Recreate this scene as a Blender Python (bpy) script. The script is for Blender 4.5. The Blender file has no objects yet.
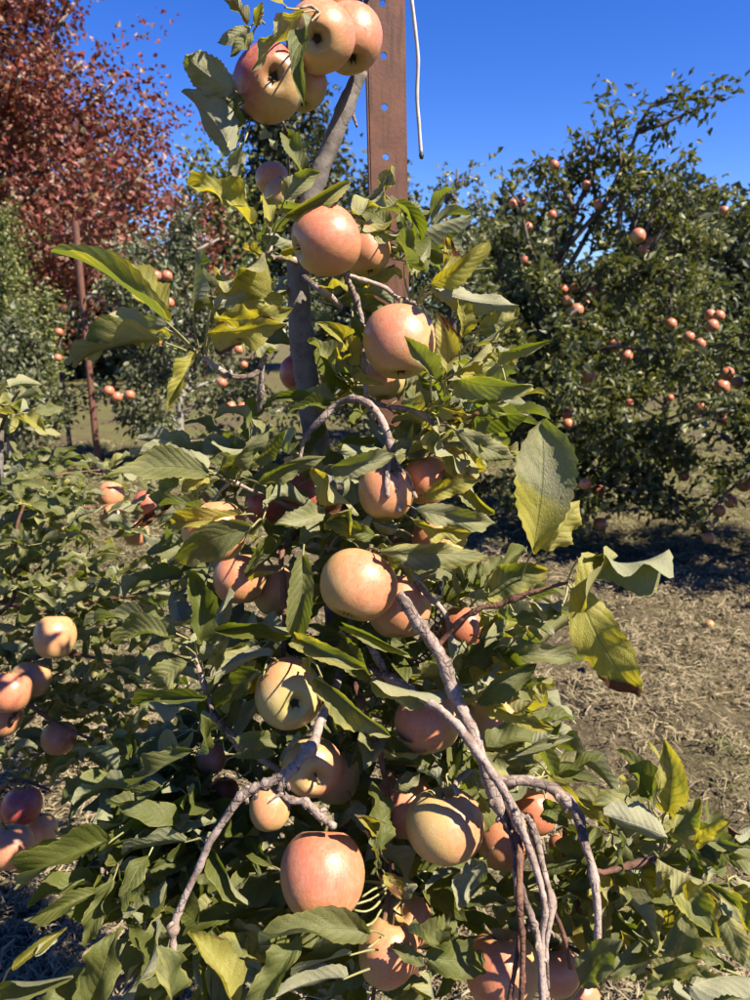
import bpy, math, random
import numpy as np
from mathutils import Vector, Matrix, Quaternion

R = math.radians
random.seed(7)
rng = np.random.default_rng(7)
scene = bpy.context.scene
COL = scene.collection

# ------------------------------------------------------------------ camera
FPX = 751.0                       # focal length in pixels of the 750 x 1000 photograph
PITCH = math.atan(170 / FPX)      # horizon at y = 330
CAM = Vector((0, 0, 1.4))
camd = bpy.data.cameras.new('camera')
cam = bpy.data.objects.new('camera', camd)
COL.objects.link(cam)
cam.location = CAM
cam.rotation_euler = (math.pi / 2 - PITCH, 0, 0)
camd.sensor_fit = 'VERTICAL'
camd.sensor_height = 24
camd.sensor_width = 18
camd.lens = FPX / 1000 * 24
camd.clip_start = 0.02
camd.clip_end = 600
camd.dof.use_dof = True
camd.dof.focus_distance = 0.80
camd.dof.aperture_fstop = 7.5
scene.camera = cam
CAMROT = cam.rotation_euler.to_matrix()

# ------------------------------------------------------------------ sky, sun, exposure
SUN_EL, SUN_AZ = R(48), R(60)     # azimuth: from straight behind the camera towards the right
SUN_DIR = Vector((math.sin(SUN_AZ) * math.cos(SUN_EL), -math.cos(SUN_AZ) * math.cos(SUN_EL), math.sin(SUN_EL)))
world = bpy.data.worlds.new('World')
scene.world = world
world.use_nodes = True
wn = world.node_tree
wn.nodes.clear()
wo = wn.nodes.new('ShaderNodeOutputWorld')
wb = wn.nodes.new('ShaderNodeBackground')
ws = wn.nodes.new('ShaderNodeTexSky')
ws.sky_type = 'NISHITA'
ws.sun_disc = False
ws.sun_elevation = SUN_EL
ws.sun_rotation = math.pi - SUN_AZ
ws.altitude = 1200
ws.air_density = 1.0
ws.dust_density = 0.05
ws.ozone_density = 4.0
wh = wn.nodes.new('ShaderNodeHueSaturation')
wh.inputs['Hue'].default_value = 0.522
wh.inputs['Saturation'].default_value = 1.32
wn.links.new(ws.outputs[0], wh.inputs['Color'])
wn.links.new(wh.outputs[0], wb.inputs[0])
wb.inputs[1].default_value = 0.066
wn.links.new(wb.outputs[0], wo.inputs[0])
sund = bpy.data.lights.new('sun', 'SUN')
sund.energy = 5.0
sund.angle = R(0.53)
sund.color = (1.0, 0.90, 0.72)
sun = bpy.data.objects.new('sun', sund)
COL.objects.link(sun)
sun.rotation_euler = SUN_DIR.to_track_quat('Z', 'Y').to_euler()
sun.location = (3, -3, 6)
scene.view_settings.view_transform = 'Standard'
scene.view_settings.look = 'None'
scene.view_settings.exposure = 1.66
scene.view_settings.gamma = 1.0
scene.render.engine = 'CYCLES'
scene.cycles.use_denoising = True
scene.cycles.max_bounces = 6
scene.cycles.adaptive_threshold = 0.02
scene.cycles.diffuse_bounces = 4
scene.cycles.transmission_bounces = 4
scene.cycles.glossy_bounces = 3
scene.cycles.caustics_reflective = False
scene.cycles.caustics_refractive = False


# ------------------------------------------------------------------ helpers
def at(px, py, d):
    """point seen at photograph pixel (px, py) at depth d metres along the view axis"""
    return CAM + CAMROT @ Vector(((px - 375) / FPX * d, -(py - 500) / FPX * d, -d))


def atY(px, py, Y):
    """point seen at pixel (px, py) on the vertical plane Y metres in front of the camera"""
    v = CAMROT @ Vector(((px - 375) / FPX, -(py - 500) / FPX, -1))
    return CAM + v * (Y / v.y)


def project(p):
    v = CAMROT.transposed() @ (Vector(p) - CAM)
    d = -v.z
    return 375 + v.x / d * FPX, 500 - v.y / d * FPX, d


def camdir(x, y, z):
    return (CAMROT @ Vector((x, y, z))).normalized()


def mesh_np(name, V, F, mats=(), smooth=True, tone=None, uv=None, matidx=None):
    """mesh from numpy verts and a list of face index arrays (each n x k)"""
    me = bpy.data.meshes.new(name)
    V = np.asarray(V, dtype=np.float32)
    F = [np.asarray(f, dtype=np.int32) for f in F if len(f)]
    tot = np.concatenate([np.full(len(f), f.shape[1], np.int32) for f in F])
    loops = np.concatenate([f.ravel() for f in F])
    start = np.concatenate([[0], np.cumsum(tot)[:-1]]).astype(np.int32)
    me.vertices.add(len(V))
    me.vertices.foreach_set('co', V.ravel())
    me.loops.add(len(loops))
    me.loops.foreach_set('vertex_index', loops)
    me.polygons.add(len(tot))
    me.polygons.foreach_set('loop_start', start)
    me.polygons.foreach_set('loop_total', tot)
    me.polygons.foreach_set('use_smooth', np.full(len(tot), bool(smooth)))
    if matidx is not None:
        me.polygons.foreach_set('material_index', np.asarray(matidx, np.int32))
    for m in mats:
        me.materials.append(m)
    if uv is not None:
        l = me.uv_layers.new(name='UVMap')
        l.data.foreach_set('uv', np.asarray(uv, np.float32)[loops].ravel())
    if tone is not None:
        a = me.attributes.new('tone', 'FLOAT_COLOR', 'POINT')
        a.data.foreach_set('color', np.asarray(tone, np.float32).ravel())
    me.update(calc_edges=True)
    me.validate()
    return me


def link(name, me, parent=None, loc=(0, 0, 0)):
    o = bpy.data.objects.new(name, me)
    COL.objects.link(o)
    o.location = loc
    if parent is not None:
        o.parent = parent
    return o


def empty(name, loc, label, cat, group=None):
    o = bpy.data.objects.new(name, None)
    COL.objects.link(o)
    o.location = loc
    o.empty_display_size = 0.05
    tag(o, label, cat, group)
    return o


def tag(o, label=None, cat=None, group=None, kind=None):
    if label: o['label'] = label
    if cat: o['category'] = cat
    if group: o['group'] = group
    if kind: o['kind'] = kind
    return o


def catmull(pts, n):
    P = np.array(pts, float)
    if len(P) == 2:
        t = np.linspace(0, 1, n)[:, None]
        return P[0] * (1 - t) + P[1] * t
    P = np.vstack([2 * P[0] - P[1], P, 2 * P[-1] - P[-2]])
    m = len(P) - 3
    out = []
    for t in np.linspace(0, m - 1e-6, n):
        i = int(t); f = t - i
        a, b, c, d = P[i:i + 4]
        out.append(0.5 * (2 * b + (c - a) * f + (2 * a - 5 * b + 4 * c - d) * f * f + (3 * b - a - 3 * c + d) * f ** 3))
    return np.array(out)


def tube_arrays(path, radii, sides=8, rough=0.0, r=None, cap=True):
    r = r or rng
    P = np.asarray(path, float)
    n = len(P)
    T = np.gradient(P, axis=0)
    T /= np.linalg.norm(T, axis=1)[:, None] + 1e-12
    ref = np.array([0, 0, 1.0]) if abs(T[0][2]) < 0.9 else np.array([1.0, 0, 0])
    N = np.cross(T[0], ref); N /= np.linalg.norm(N)
    V = np.zeros((n * sides, 3))
    ang = np.arange(sides) / sides * 2 * np.pi
    for i in range(n):
        N = N - T[i] * np.dot(N, T[i]); N /= np.linalg.norm(N) + 1e-12
        B = np.cross(T[i], N)
        rr = radii[i] * (1 + (r.normal(0, rough, sides) if rough else 0))
        V[i * sides:(i + 1) * sides] = P[i] + np.outer(np.cos(ang) * rr, N) + np.outer(np.sin(ang) * rr, B)
    i = np.arange(n - 1)[:, None] * sides
    j = np.arange(sides)[None]
    a = (i + j).ravel(); b = (i + (j + 1) % sides).ravel()
    Q = np.stack([a, b, b + sides, a + sides], 1)
    F = [Q]
    if cap:
        F.append(np.array([list(range(sides))[::-1]]))
        F.append(np.array([[(n - 1) * sides + k for k in range(sides)]]))
    return V, F


def value_noise(x, y, seed=0):
    xi = np.floor(x).astype(np.int64); yi = np.floor(y).astype(np.int64)
    fx = x - xi; fy = y - yi
    fx = fx * fx * (3 - 2 * fx); fy = fy * fy * (3 - 2 * fy)

    def h(a, b):
        v = np.sin(a * 127.1 + b * 311.7 + seed * 74.7) * 43758.5453
        return v - np.floor(v)
    return (h(xi, yi) * (1 - fx) + h(xi + 1, yi) * fx) * (1 - fy) + (h(xi, yi + 1) * (1 - fx) + h(xi + 1, yi + 1) * fx) * fy


# ------------------------------------------------------------------ materials
KA = 0.60      # darkens every base colour evenly, so shade reads deeper once exposure is raised


class NT:
    def __init__(s, name):
        s.m = bpy.data.materials.new(name)
        s.m.use_nodes = True
        s.t = s.m.node_tree
        s.t.nodes.clear()
        s.out = s.t.nodes.new('ShaderNodeOutputMaterial')

    def n(s, typ, **kw):
        nd = s.t.nodes.new('ShaderNode' + typ)
        for k, v in kw.items():
            if k.startswith('i_'):
                key = k[2:]
                key = int(key) if key.isdigit() else key.replace('_', ' ')
                if isinstance(v, bpy.types.NodeSocket):
                    s.t.links.new(v, nd.inputs[key])
                else:
                    nd.inputs[key].default_value = v
            else:
                setattr(nd, k, v)
        return nd

    def math(s, op, a, b=0.0, c=None, clamp=False):
        nd = s.t.nodes.new('ShaderNodeMath')
        nd.operation = op
        nd.use_clamp = clamp
        for i, v in enumerate((a, b) if c is None else (a, b, c)):
            if isinstance(v, bpy.types.NodeSocket):
                s.t.links.new(v, nd.inputs[i])
            else:
                nd.inputs[i].default_value = v
        return nd.outputs[0]

    def mix(s, f, a, b, blend='MIX'):
        nd = s.t.nodes.new('ShaderNodeMix')
        nd.data_type = 'RGBA'
        nd.blend_type = blend
        for sock, v in ((nd.inputs[0], f), (nd.inputs[6], a), (nd.inputs[7], b)):
            if isinstance(v, bpy.types.NodeSocket):
                s.t.links.new(v, sock)
            elif sock == nd.inputs[0]:
                sock.default_value = v
            else:
                sock.default_value = (v[0] * KA, v[1] * KA, v[2] * KA, 1)
        return nd.outputs[2]

    def ramp(s, f, stops, interp='LINEAR'):
        nd = s.t.nodes.new('ShaderNodeValToRGB')
        nd.color_ramp.interpolation = interp
        e = nd.color_ramp.elements
        stops = [(p_, tuple(q * KA for q in c_)) for p_, c_ in stops]
        e[0].position, e[0].color = stops[0][0], (*stops[0][1], 1)
        e[1].position, e[1].color = stops[-1][0], (*stops[-1][1], 1)
        for p, c in stops[1:-1]:
            x = e.new(p); x.color = (*c, 1)
        s.t.links.new(f, nd.inputs[0])
        return nd.outputs[0]

    def sstep(s, x, lo, hi):
        nd = s.t.nodes.new('ShaderNodeMapRange')
        nd.interpolation_type = 'SMOOTHSTEP'
        s.t.links.new(x, nd.inputs[0])
        for i, v in ((1, lo), (2, hi)):
            if isinstance(v, bpy.types.NodeSocket):
                s.t.links.new(v, nd.inputs[i])
            else:
                nd.inputs[i].default_value = v
        return nd.outputs[0]

    def noise(s, vec, scale, detail=3, rough=0.55):
        nd = s.n('TexNoise')
        if vec is not None: s.t.links.new(vec, nd.inputs['Vector'])
        nd.inputs['Scale'].default_value = scale
        nd.inputs['Detail'].default_value = detail
        nd.inputs['Roughness'].default_value = rough
        return nd.outputs['Fac']

    def bump(s, h, strength, dist):
        nd = s.n('Bump')
        nd.inputs['Strength'].default_value = strength
        nd.inputs['Distance'].default_value = dist
        s.t.links.new(h, nd.inputs['Height'])
        return nd.outputs[0]

    def finish(s, shader):
        s.t.links.new(shader, s.out.inputs['Surface'])
        return s.m


def mat_leaf():
    t = NT('apple_leaf')
    uv = t.n('UVMap', uv_map='UVMap').outputs[0]
    sep = t.n('SeparateXYZ'); t.t.links.new(uv, sep.inputs[0])
    u, v = sep.outputs[0], sep.outputs[1]
    at_ = t.n('Attribute', attribute_name='tone', attribute_type='GEOMETRY')
    sc = t.n('SeparateColor'); t.t.links.new(at_.outputs['Color'], sc.inputs[0])
    ye, br, pa = sc.outputs[0], sc.outputs[1], sc.outputs[2]
    rnd = at_.outputs['Alpha']
    off = t.n('CombineXYZ', i_0=t.math('MULTIPLY', rnd, 37.0), i_1=t.math('MULTIPLY', rnd, 91.0))
    vec = t.n('VectorMath', operation='ADD'); t.t.links.new(uv, vec.inputs[0]); t.t.links.new(off.outputs[0], vec.inputs[1])
    vec = vec.outputs[0]
    a = t.math('MULTIPLY', t.math('ABSOLUTE', t.math('SUBTRACT', u, 0.5)), 2.0)
    n_big = t.noise(vec, 1.7, 2)
    n_mid = t.noise(vec, 6.0, 4)
    n_fine = t.noise(vec, 38.0, 2, 0.6)
    # veins
    wob = t.math('MULTIPLY', t.math('SUBTRACT', n_mid, 0.5), 0.5)
    ph = t.math('ADD', t.math('SUBTRACT', t.math('MULTIPLY', v, t.math('ADD', 6.5, t.math('MULTIPLY', rnd, 3.5))), t.math('MULTIPLY', t.math('POWER', a, 1.25), 2.1)), wob)
    fr = t.math('ABSOLUTE', t.math('SUBTRACT', t.math('FRACT', ph), 0.5))        # 0 at the vein, .5 between
    lat = t.math('SUBTRACT', 1.0, t.sstep(fr, 0.015, 0.075))
    lat = t.math('MULTIPLY', lat, t.math('SUBTRACT', 1.0, t.math('MULTIPLY', a, 0.75)))
    mid = t.math('SUBTRACT', 1.0, t.sstep(a, 0.025, 0.07))
    vein = t.math('MAXIMUM', mid, t.math('MULTIPLY', lat, 0.55))
    # yellowing spreads from the margin and in patches, green stays by the veins
    yl = t.math('ADD', t.math('MULTIPLY', n_big, 1.1), t.math('MULTIPLY', t.math('POWER', a, 2.5), 0.22))
    yl = t.math('ADD', yl, t.math('MULTIPLY', n_mid, 0.25))
    thr = t.math('SUBTRACT', 1.35, t.math('MULTIPLY', ye, 1.15))
    yl = t.math('SUBTRACT', yl, t.math('MULTIPLY', t.math('SUBTRACT', 1.0, t.sstep(fr, 0.0, 0.22)), 0.10))
    ym = t.sstep(yl, t.math('SUBTRACT', thr, 0.14), t.math('ADD', thr, 0.14))
    # rusty brown patches and margin
    bl = t.math('ADD', t.math('ADD', t.math('MULTIPLY', t.noise(vec, 2.6, 4), 1.0), t.math('MULTIPLY', t.math('POWER', a, 5.0), 0.16)), t.math('MULTIPLY', v, 0.12))
    bthr = t.math('SUBTRACT', 1.02, t.math('MULTIPLY', br, 0.62))
    bm = t.sstep(bl, t.math('SUBTRACT', bthr, 0.05), t.math('ADD', bthr, 0.07))
    vs = t.n('TexVoronoi', i_Scale=5.5, i_Randomness=1.0); t.t.links.new(vec, vs.inputs['Vector'])
    spk = t.math('MULTIPLY', t.math('SUBTRACT', 1.0, t.sstep(vs.outputs['Distance'], 0.05, 0.12)), t.sstep(n_big, 0.52, 0.60))
    bm = t.math('MAXIMUM', bm, t.math('MULTIPLY', spk, 0.8))
    rim = t.math('MULTIPLY', t.sstep(a, 0.955, 0.99), t.sstep(n_mid, 0.35, 0.6))
    # upper face
    green = t.mix(n_mid, (0.064, 0.088, 0.017), (0.150, 0.175, 0.038))
    green = t.mix(t.math('MULTIPLY', rnd, 0.6), green, (0.17, 0.172, 0.038))
    up = t.mix(ym, green, t.mix(n_fine, (0.33, 0.32, 0.035), (0.44, 0.38, 0.06)))
    dust = t.math('MULTIPLY', pa, t.sstep(t.math('ADD', n_big, t.math('MULTIPLY', n_fine, 0.3)), 0.42, 0.85))
    up = t.mix(t.math('MULTIPLY', pa, 0.55), up, (0.36, 0.35, 0.165))
    up = t.mix(t.math('MULTIPLY', dust, 0.6), up, (0.50, 0.46, 0.33))  # pale patches: dust, plus the sheen of sunlit leaves put into the colour
    up = t.mix(t.math('MULTIPLY', t.sstep(a, 0.86, 0.99), t.math('MULTIPLY', n_mid, 0.75)), up, (0.30, 0.29, 0.06))
    up = t.mix(t.math('MULTIPLY', vein, 0.30), up, (0.28, 0.30, 0.11))
    up = t.mix(bm, up, t.mix(n_fine, (0.10, 0.035, 0.018), (0.24, 0.11, 0.04)))
    up = t.mix(t.math('MULTIPLY', rim, 0.55), up, (0.30, 0.20, 0.06))
    # under face: pale, downy
    un = t.mix(n_mid, (0.30, 0.32, 0.17), (0.42, 0.42, 0.25))
    un = t.mix(t.math('MULTIPLY', ym, 0.6), un, (0.40, 0.37, 0.11))
    un = t.mix(t.math('MULTIPLY', pa, 0.4), un, (0.56, 0.52, 0.40))
    un = t.mix(t.math('MULTIPLY', vein, 0.6), un, (0.60, 0.57, 0.36))
    un = t.mix(t.math('MULTIPLY', bm, 0.8), un, (0.20, 0.11, 0.06))
    geo = t.n('NewGeometry')
    colr = t.mix(geo.outputs['Backfacing'], up, un)
    vo = t.n('TexVoronoi', i_Scale=26.0, feature='DISTANCE_TO_EDGE'); t.t.links.new(vec, vo.inputs['Vector'])
    cell = t.sstep(vo.outputs['Distance'], 0.0, 0.22)
    mott = t.math('ADD', 0.72, t.math('ADD', t.math('MULTIPLY', n_fine, 0.30), t.math('MULTIPLY', t.noise(vec, 13.0, 4, 0.7), 0.30)))
    colr = t.mix(1.0, colr, t.n('CombineColor', i_0=mott, i_1=mott, i_2=mott).outputs[0], 'MULTIPLY')
    h = t.math('ADD', t.math('MULTIPLY', t.sstep(fr, 0.0, 0.4), 0.8), t.math('MULTIPLY', n_fine, 0.45))
    h = t.math('ADD', h, t.math('MULTIPLY', cell, 0.35))
    h = t.math('SUBTRACT', h, t.math('MULTIPLY', mid, 1.4))
    bp = t.bump(h, 0.45, 0.0011)
    rough = t.math('ADD', 0.46, t.math('ADD', t.math('MULTIPLY', pa, 0.22), t.math('MULTIPLY', geo.outputs['Backfacing'], 0.25)))
    p = t.n('BsdfPrincipled', i_Base_Color=colr, i_Roughness=rough, i_Normal=bp)
    p.inputs['Specular IOR Level'].default_value = 0.26
    tc = t.mix(ym, (0.34, 0.42, 0.02), (0.95, 0.80, 0.04))
    tc = t.mix(t.math('MULTIPLY', vein, 0.5), tc, (0.12, 0.16, 0.02))
    tc = t.mix(bm, tc, (0.12, 0.03, 0.01))
    tr = t.n('BsdfTranslucent', i_Color=tc, i_Normal=bp)
    mx = t.n('MixShader', i_0=0.36)
    t.t.links.new(p.outputs[0], mx.inputs[1]); t.t.links.new(tr.outputs[0], mx.inputs[2])
    return t.finish(mx.outputs[0])


def mat_petiole():
    t = NT('leaf_stalk')
    tc = t.n('TexCoord').outputs['Object']
    c = t.mix(t.noise(tc, 60, 2), (0.30, 0.33, 0.12), (0.42, 0.34, 0.17))
    p = t.n('BsdfPrincipled', i_Base_Color=c, i_Roughness=0.5)
    return t.finish(p.outputs[0])


def mat_far_leaf(name, stops, under, trans, rough=0.45, tfac=0.3, spec=0.5):
    """foliage seen from afar: colour runs along tone.r of each leaf"""
    t = NT(name)
    at_ = t.n('Attribute', attribute_name='tone', attribute_type='GEOMETRY')
    sc = t.n('SeparateColor'); t.t.links.new(at_.outputs['Color'], sc.inputs[0])
    c = t.ramp(sc.outputs[0], stops)
    geo = t.n('NewGeometry')
    c2 = t.mix(geo.outputs['Backfacing'], c, t.mix(0.5, c, under))
    p = t.n('BsdfPrincipled', i_Base_Color=c2, i_Roughness=rough)
    p.inputs['Specular IOR Level'].default_value = spec
    tr = t.n('BsdfTranslucent', i_Color=t.mix(0.6, c, trans))
    mx = t.n('MixShader', i_0=tfac)
    t.t.links.new(p.outputs[0], mx.inputs[1]); t.t.links.new(tr.outputs[0], mx.inputs[2])
    return t.finish(mx.outputs[0])


def mat_bark(name, c1, c2, dark, scale=1.0, bumpd=0.0026):
    t = NT(name)
    tc = t.n('TexCoord').outputs['Object']
    n1 = t.noise(tc, 45 * scale, 5, 0.65)
    n2 = t.noise(tc, 170 * scale, 3, 0.6)
    n3 = t.noise(tc, 14 * scale, 3)
    c = t.mix(t.sstep(n1, 0.42, 0.70), c1, c2)
    c = t.mix(t.math('MULTIPLY', t.sstep(n2, 0.5, 0.75), 0.5), c, c2)
    c = t.mix(t.math('MULTIPLY', t.sstep(n3, 0.50, 0.66), 0.75), c, dark)
    vo = t.n('TexVoronoi', i_Scale=220 * scale); t.t.links.new(tc, vo.inputs['Vector'])
    spot = t.math('SUBTRACT', 1.0, t.sstep(vo.outputs['Distance'], 0.12, 0.26))
    spot = t.math('MULTIPLY', spot, t.sstep(n1, 0.40, 0.52))
    vr = t.n('TexVoronoi', i_Scale=95 * scale, feature='DISTANCE_TO_EDGE'); t.t.links.new(tc, vr.inputs['Vector'])
    crack = t.math('MULTIPLY', t.math('SUBTRACT', 1.0, t.sstep(vr.outputs['Distance'], 0.02, 0.10)), t.sstep(n3, 0.42, 0.60))
    c = t.mix(t.math('MULTIPLY', crack, 0.6), c, dark)
    c = t.mix(t.math('MULTIPLY', spot, 0.7), c, dark)
    h = t.math('SUBTRACT', t.math('ADD', n1, t.math('MULTIPLY', n2, 0.7)), t.math('MULTIPLY', crack, 0.4))
    p = t.n('BsdfPrincipled', i_Base_Color=c, i_Roughness=0.75, i_Normal=t.bump(h, 0.7, bumpd))
    p.inputs['Specular IOR Level'].default_value = 0.25
    return t.finish(p.outputs[0])


def mat_apple(name='apple_skin', far=False):
    t = NT(name)
    tco = t.n('TexCoord').outputs['Object']
    oi = t.n('ObjectInfo')
    sc = t.n('SeparateColor'); t.t.links.new(oi.outputs['Color'], sc.inputs[0])
    bias, greenish, deep = sc.outputs[0], sc.outputs[1], sc.outputs[2]
    ofs = t.n('VectorMath', operation='SCALE'); ofs.inputs[0].default_value = (13.1, 7.7, 5.3)
    t.t.links.new(oi.outputs['Random'], ofs.inputs['Scale'])
    vec = t.n('VectorMath', operation='ADD'); t.t.links.new(tco, vec.inputs[0]); t.t.links.new(ofs.outputs[0], vec.inputs[1])
    nrm = t.n('VectorMath', operation='NORMALIZE'); t.t.links.new(tco, nrm.inputs[0])
    sp = t.n('SeparateXYZ'); t.t.links.new(nrm.outputs[0], sp.inputs[0])
    X, Y, Z = sp.outputs
    # meridian streaks: noise stretched along the axis
    st = t.n('VectorMath', operation='MULTIPLY'); t.t.links.new(nrm.outputs[0], st.inputs[0]); st.inputs[1].default_value = (14, 14, 1.6)
    streak = t.noise(st.outputs[0], 1.6, 4, 0.65)
    n1 = t.noise(vec.outputs[0], 1.5, 3)
    n2 = t.noise(vec.outputs[0], 7.0, 4, 0.6)
    b = t.math('ADD', t.math('ADD', X, t.math('MULTIPLY', t.math('SUBTRACT', n1, 0.5), 0.9)), t.math('MULTIPLY', bias, 2.0))
    b = t.math('ADD', b, t.math('MULTIPLY', t.math('SUBTRACT', streak, 0.5), 0.55))
    b = t.math('ADD', b, t.math('MULTIPLY', t.math('SUBTRACT', n2, 0.5), 0.35))
    b = t.math('ADD', b, t.math('MULTIPLY', Z, 0.30))
    bl = t.sstep(b, -0.12, 1.55)
    ground = t.mix(greenish, (0.70, 0.45, 0.17), (0.60, 0.50, 0.18))
    ground = t.mix(t.math('MULTIPLY', n2, 0.35), ground, (0.62, 0.50, 0.20))
    blush = t.mix(deep, (0.74, 0.265, 0.140), (0.42, 0.055, 0.055))
    c = t.mix(bl, ground, blush)
    c = t.mix(t.math('MULTIPLY', t.sstep(streak, 0.52, 0.75), t.math('MULTIPLY', bl, 0.75)), c, (0.56, 0.12, 0.085))
    c = t.mix(t.math('MULTIPLY', t.sstep(streak, 0.48, 0.28), 0.22), c, (0.78, 0.52, 0.24))
    # green-brown russet at the stem hollow and the calyx
    pole = t.sstep(t.math('ABSOLUTE', Z), 0.80, 0.99)
    c = t.mix(t.math('MULTIPLY', pole, t.math('ADD', 0.25, t.math('MULTIPLY', n2, 0.5))), c, (0.30, 0.27, 0.08))
    if not far:
        vo = t.n('TexVoronoi', i_Scale=11.5, i_Randomness=1.0); t.t.links.new(vec.outputs[0], vo.inputs['Vector'])
        dot = t.math('SUBTRACT', 1.0, t.sstep(vo.outputs['Distance'], 0.035, 0.085))
        c = t.mix(t.math('MULTIPLY', dot, 0.45), c, (0.72, 0.58, 0.34))
        # scuffs and small scars
        sc1 = t.sstep(t.noise(vec.outputs[0], 3.1, 6, 0.75), 0.63, 0.69)
        c = t.mix(t.math('MULTIPLY', sc1, 0.45), c, (0.33, 0.22, 0.10))
        dusty = t.sstep(t.noise(vec.outputs[0], 4.0, 5, 0.7), 0.42, 0.75)
        c = t.mix(t.math('MULTIPLY', dusty, 0.22), c, (0.72, 0.60, 0.46))
        bmp = t.bump(t.math('ADD', t.noise(vec.outputs[0], 22, 3), t.math('MULTIPLY', n2, 1.5)), 0.07, 0.03)
        rough = t.math('ADD', 0.36, t.math('MULTIPLY', dusty, 0.2))
        p = t.n('BsdfPrincipled', i_Base_Color=c, i_Roughness=rough, i_Normal=bmp)
        p.inputs['Subsurface Weight'].default_value = 0.12
        p.inputs['Subsurface Radius'].default_value = (0.010, 0.005, 0.003)
        p.inputs['Subsurface Scale'].default_value = 0.6
    else:
        p = t.n('BsdfPrincipled', i_Base_Color=c, i_Roughness=0.4)
    p.inputs['Specular IOR Level'].default_value = 0.42
    return t.finish(p.outputs[0])


def mat_simple(name, c1, c2, scale, rough=0.7, metal=0.0, bumps=0.3, bd=0.001):
    t = NT(name)
    tc = t.n('TexCoord').outputs['Object']
    n = t.noise(tc, scale, 4, 0.6)
    p = t.n('BsdfPrincipled', i_Base_Color=t.mix(t.sstep(n, 0.3, 0.7), c1, c2), i_Roughness=rough, i_Metallic=metal,
            i_Normal=t.bump(n, bumps, bd))
    return t.finish(p.outputs[0])


def mat_rust():
    t = NT('rusted_steel')
    tc = t.n('TexCoord').outputs['Object']
    n1 = t.noise(tc, 28, 5, 0.7)
    n2 = t.noise(tc, 240, 3, 0.6)
    st = t.n('VectorMath', operation='MULTIPLY'); t.t.links.new(tc, st.inputs[0]); st.inputs[1].default_value = (1, 1, 0.08)
    n3 = t.noise(st.outputs[0], 120, 3)
    c = t.mix(t.sstep(n1, 0.3, 0.7), (0.15, 0.060, 0.040), (0.23, 0.098, 0.062))
    c = t.mix(t.math('MULTIPLY', t.sstep(n3, 0.5, 0.7), 0.55), c, (0.050, 0.025, 0.020))
    c = t.mix(t.math('MULTIPLY', t.sstep(n2, 0.56, 0.7), 0.5), c, (0.16, 0.085, 0.062))
    p = t.n('BsdfPrincipled', i_Base_Color=c, i_Roughness=0.72, i_Metallic=0.15, i_Normal=t.bump(n2, 0.5, 0.0006))
    return t.finish(p.outputs[0])


def mat_ground():
    t = NT('dry_turf_soil')
    tc = t.n('TexCoord').outputs['Object']
    n1 = t.noise(tc, 1.1, 4, 0.6)
    n2 = t.noise(tc, 14, 5, 0.7)
    n3 = t.noise(tc, 70, 4, 0.7)
    c = t.mix(t.sstep(n2, 0.3, 0.7), (0.060, 0.045, 0.029), (0.17, 0.13, 0.082))
    c = t.mix(t.sstep(n3, 0.45, 0.7), c, (0.26, 0.208, 0.13))
    sp = t.n('SeparateXYZ'); t.t.links.new(tc, sp.inputs[0])
    far = t.sstep(sp.outputs[1], 4.0, 8.0)
    g = t.math('MULTIPLY', t.sstep(n1, 0.35, 0.65), t.math('ADD', 0.15, t.math('MULTIPLY', far, 0.6)))
    c = t.mix(g, c, (0.17, 0.18, 0.055))
    h = t.math('ADD', n2, n3)
    p = t.n('BsdfPrincipled', i_Base_Color=c, i_Roughness=0.95, i_Normal=t.bump(h, 0.8, 0.02))
    p.inputs['Specular IOR Level'].default_value = 0.1
    return t.finish(p.outputs[0])


M_LEAF = mat_leaf()
M_PET = mat_petiole()
M_APPLE = mat_apple()
M_APPLE_FAR = mat_apple('apple_skin_far', True)
M_BARK = mat_bark('apple_bark', (0.46, 0.365, 0.325), (0.24, 0.165, 0.135), (0.06, 0.038, 0.028))
M_TRUNK = mat_bark('apple_trunk_bark', (0.27, 0.235, 0.21), (0.16, 0.13, 0.115), (0.10, 0.075, 0.06), 0.6, 0.002)
M_TWIG = mat_bark('young_twig_bark', (0.24, 0.115, 0.070), (0.16, 0.085, 0.060), (0.07, 0.035, 0.03))
M_FBARK = mat_bark('far_bark', (0.20, 0.16, 0.13), (0.11, 0.085, 0.07), (0.06, 0.045, 0.04), 0.3, 0.004)
M_PALEBARK = mat_bark('pale_bark', (0.42, 0.38, 0.35), (0.27, 0.235, 0.21), (0.14, 0.11, 0.10), 0.3, 0.004)
M_STALK = mat_simple('fruit_stalk', (0.20, 0.15, 0.06), (0.12, 0.075, 0.035), 90, 0.6)
M_CALYX = mat_simple('dry_calyx', (0.075, 0.05, 0.03), (0.03, 0.02, 0.013), 90, 0.9)
M_RUST = mat_rust()
M_WIRE = mat_simple('white_coated_wire', (0.62, 0.60, 0.55), (0.48, 0.45, 0.40), 60, 0.45)
M_BLACK = mat_simple('black_plastic', (0.012, 0.012, 0.013), (0.02, 0.02, 0.02), 60, 0.4)
M_GROUND = mat_ground()
M_STRAW = mat_far_leaf('straw', [(0.0, (0.12, 0.092, 0.058)), (0.35, (0.29, 0.23, 0.145)), (0.75, (0.50, 0.41, 0.275)), (0.9, (0.62, 0.53, 0.38)), (1.0, (0.19, 0.215, 0.07))],
                       (0.35, 0.28, 0.16), (0.4, 0.32, 0.15), 0.8, 0.15, 0.2)
M_APLEAF = mat_far_leaf('orchard_leaf', [(0.0, (0.032, 0.046, 0.010)), (0.5, (0.115, 0.135, 0.032)), (0.8, (0.28, 0.28, 0.10)), (1.0, (0.48, 0.44, 0.18))],
                        (0.20, 0.22, 0.13), (0.30, 0.32, 0.03), 0.46, 0.28, 0.30)
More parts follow.
